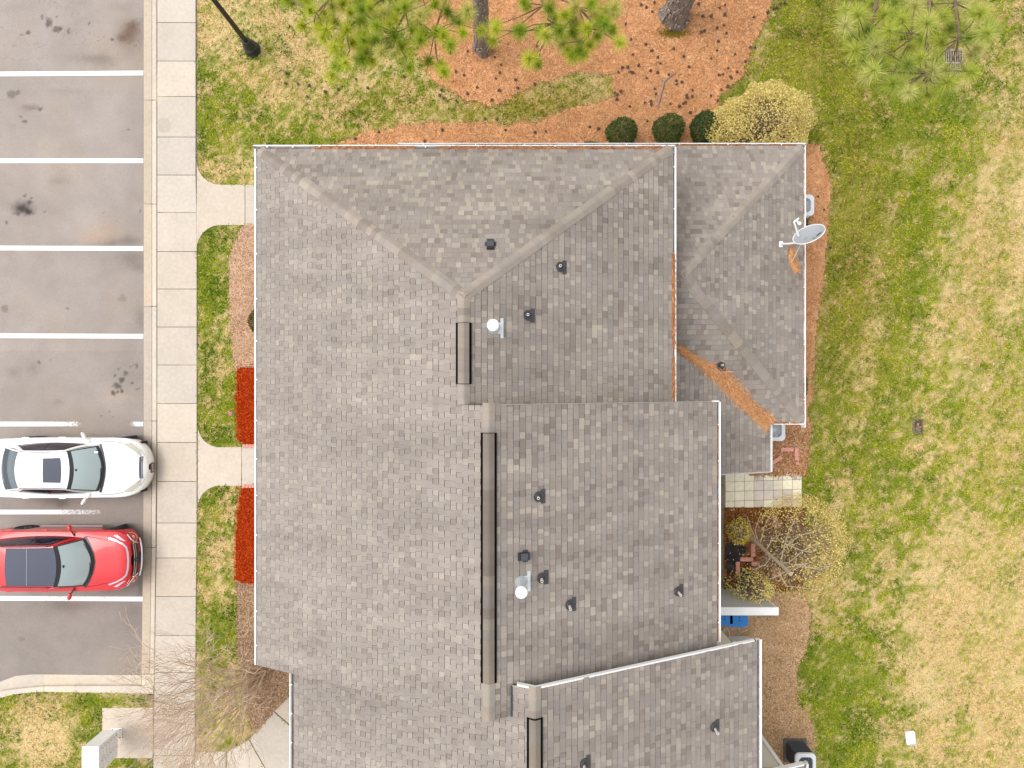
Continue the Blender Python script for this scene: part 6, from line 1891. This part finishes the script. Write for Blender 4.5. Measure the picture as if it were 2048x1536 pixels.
def bin_(label, cx, cy, w_, d_):
    root = empty('recycling_bin', (cx, cy, 0)); tag(root, label, 'bin', 'blue wheeled bins')
    x = MB(); vs = [(sx * w_ * f / 2, sy * d_ * f / 2, z) for z, f in ((.06, .78), (1.0, .95)) for sx, sy in ((-1,-1),(1,-1),(1,1),(-1,1))]
    x.add(vs, [(0,3,2,1),(4,5,6,7),(0,1,5,4),(1,2,6,5),(2,3,7,6),(3,0,4,7)]); x.build('body', M_blue, root, bevel=.02)
    x = MB(); x.prism([(-w_ / 2, d_ / 2 + .02), (-w_ / 2, -d_ / 2 + .05), (-w_ / 2 + .06, -d_ / 2), (w_ / 2 - .12, -d_ / 2), (w_ / 2 - .08, -d_ / 2 + .04), (w_ / 2, -d_ / 2 + .05), (w_ / 2 - .02, d_ / 2 + .02)], 1.0, 1.06)
    lid = x.build('lid', M_blue, root, bevel=.015)
    x = MB()
    for k in range(2): x.box((.02, -.02 - k * .09, 1.062), (.03, .05, .004))
    x.build('lid_mark', M_black, lid)
    x = MB(); x.tube([(-w_ / 2 + .08, d_ / 2 + .05, .98), (w_ / 2 - .08, d_ / 2 + .05, .98)], .018, 8); x.build('handle', M_black, root)
    for sg in (-1, 1):
        x = MB(); n = 16; x.add([(sg * w_ * .42 + e, d_ / 2 - .02 + .1 * math.cos(2 * math.pi * k / n), .1 + .1 * math.sin(2 * math.pi * k / n)) for e in (-.03, .03) for k in range(n)], [(k, (k + 1) % n, (k + 1) % n + n, k + n) for k in range(n)] + [tuple(range(n)), tuple(range(n, 2 * n))])
        x.build('wheel', M_tyre, root)
bin_('blue wheeled bin standing fully clear behind the siding wall', *P(1478, 1234, 1.06)[:2], .56, .62)
bin_('blue wheeled bin half hidden by the back gutter', *P(1448, 1231, 1.06)[:2], .56, .62)
x = MB(); cp = []
for k in range(46):
    a = k * .42; cp.append(P(1452 + 7 * math.cos(a) * (1 + .1 * math.sin(a * 1.7)), 1271 + 14 * math.sin(a) + 3 * math.sin(k), .02 + .0006 * k))
x.tube(cp, .012, 5); x.tube([P(1477,1253,.02), P(1479,1262,.02), P(1475,1270,.02), P(1484,1264,.02), P(1495,1260,.02)], .010, 5)
tag(x.build('loose_cord', mat('cord_white', (.62, .60, .55), .8)), 'white cord lying in loops on the small yard slab', 'cord')
root = empty('storage_box', (*P(1487, 1292, .5)[:2], 0)); tag(root, 'white storage box on the yard slab, mostly hidden by the rake board', 'storage box')
x = MB(); x.box((0, -.12, .25), (.66, .5, .5)); x.build('body', M_trim, root, bevel=.01)
x = MB(); x.box((0, -.12, .52), (.70, .54, .04)); x.build('lid', M_trim, root, bevel=.01)

# ---- mailbox cluster on its pad
root = empty('mailbox_cluster', (-12.20, -10.92, 0)); tag(root, 'white cluster mailbox on a pedestal, cut by the picture edge', 'mailbox')
x = MB(); x.box((-.16, .0, .012), (.34, .34, .024)); bp_ = x.build('base_plate', M_trim, root, bevel=.006)
for sx, sy in ((-.28, .13), (-.04, .13), (-.28, -.13), (-.04, -.13)):
    x = MB(); x.lathe([(.018, .024), (.018, .045), (.004, .048)], 8, (sx, sy, 0)); x.build('bolt', M_joint, bp_)
x = MB(); x.lathe([(.15, .02), (.14, .10), (.125, .45), (.14, .62)], 24, (-.14, 0, 0)); x.build('pedestal', M_trim, root, smooth=True)
x = MB(); x.box((-.04, -.02, 1.06), (.45, .80, .98)); cab_ = x.build('cabinet', M_trim, root, bevel=.012)
x = MB(); x.box((-.04, -.02, 1.575), (.49, .84, .05)); x.build('roof', M_cap, cab_, bevel=.012)
M_door = mat('door_white', (.70, .70, .71), .4)
me = None
for c in range(2):
    for r_ in range(6):
        if me is None:
            x = MB(); x.box((0, 0, 0), (.018, .34, .135)); o = x.build('mail_door', M_door, cab_, bevel=.004); me = o.data
        else: o = bpy.data.objects.new('mail_door', me); COL.objects.link(o); o.parent = cab_
        o.location = (.192, -.205 + c * .37, .66 + r_ * .152)
x = MB()
for c in range(2):
    for r_ in range(6): x.box((.203, -.10 + c * .37, .66 + r_ * .152), (.008, .028, .028))
x.build('locks', M_joint, cab_)

# ---- drain grate, valve box, white cover, flower
root = empty('drain_grate', (*P(1906, 126)[:2], 0)); tag(root, 'grey iron drain grate under the soft pine sprays', 'drain grate')
x = MB(); x.box((0, 0, -.02), (.60, .82, .02)); x.build('pit', M_bore, root)
M_gr = mat('grate_iron', (.30, .25, .19), .8, var=.2, vscale=15)
x = MB()
for yy in (-.40, 0, .40): x.box((0, yy, .005), (.60, .05, .035))
for xx in (-.285, .285): x.box((xx, 0, .0055), (.04, .75, .034))
x.build('frame', M_gr, root)
for k in range(7):
    for sy in (-.2, .2):
        x = MB(); x.box((-.21 + k * .07, sy, .003), (.028, .34, .03)); x.build('bar', M_gr, root)
root = empty('valve_box', (*P(1836, 852)[:2], 0)); tag(root, 'open brown valve box sunk in the tan lawn', 'valve box')
x = MB(); x.box((0, 0, -.03), (.27, .43, .02)); x.build('pit', mat('dark_soil', (.05, .03, .022), 1, var=.5, vscale=25), root)
x = MB()
for sx, sy, dx, dy in ((-.14,0,.03,.46),(.14,0,.03,.46),(0,.215,.26,.03),(0,-.215,.26,.03)): x.box((sx, sy, -.005), (dx, dy, .05))
x.build('rim', mat('box_brown', (.17, .135, .11), .9, var=.3, vscale=20), root)
x = MB(); x.lathe([(.085, -.02), (.085, .015), (.06, .03), (.01, .033)], 16, (.0, -.10, 0)); x.build('cap', mat('cap_brown', (.16, .10, .09), .8, var=.3, vscale=18), root, smooth=True)
x = MB()
for k in range(16):
    x.box((random.uniform(-.10, .10), random.uniform(0, .18), random.uniform(-.01, .02)), (random.uniform(.03, .08), random.uniform(.03, .07), .03), rz=random.uniform(0, 3))
x.build('clods', mat('clod', (.11, .06, .045), 1, var=.4, vscale=20), root)
root = empty('utility_cover', (*P(1820, 1475)[:2], 0), R(6)); tag(root, 'white plastic utility cover with a grey lip in the lawn', 'utility cover')
x = MB(); q = []
for sx, sy, a0 in ((1,1,0),(-1,1,90),(-1,-1,180),(1,-1,270)):
    for i in range(5):
        a = R(a0 + 22.5 * i); q.append((sx * .09 + .05 * math.cos(a), sy * .16 + .05 * math.sin(a)))
x.prism(q, -.03, .05); x.build('lid', M_cap, root, bevel=.01)
x = MB(); x.box((.03, -.205, .03), (.20, .05, .06)); x.box((.145, .0, .02), (.03, .34, .05)); x.build('lip', mat('lip_grey', (.42, .38, .37), .7), root, bevel=.008)
root = empty('flower', (*P(464, 827)[:2], 0)); tag(root, 'single pink flower in the grass by the red mulch', 'flower')
x = MB()
for k in range(7):
    a = k * .9; x.box((.032 * math.cos(a), .032 * math.sin(a), .13), (.05, .03, .012), rz=a, ry=.3)
x.build('petals', mat('petal_pink', (.62, .10, .34), .7), root)
x = MB(); x.tube([(0, 0, -.03), (.01, 0, .12)], .006, 5); x.build('stem', mat('stem_green', (.08, .14, .03), .8), root)
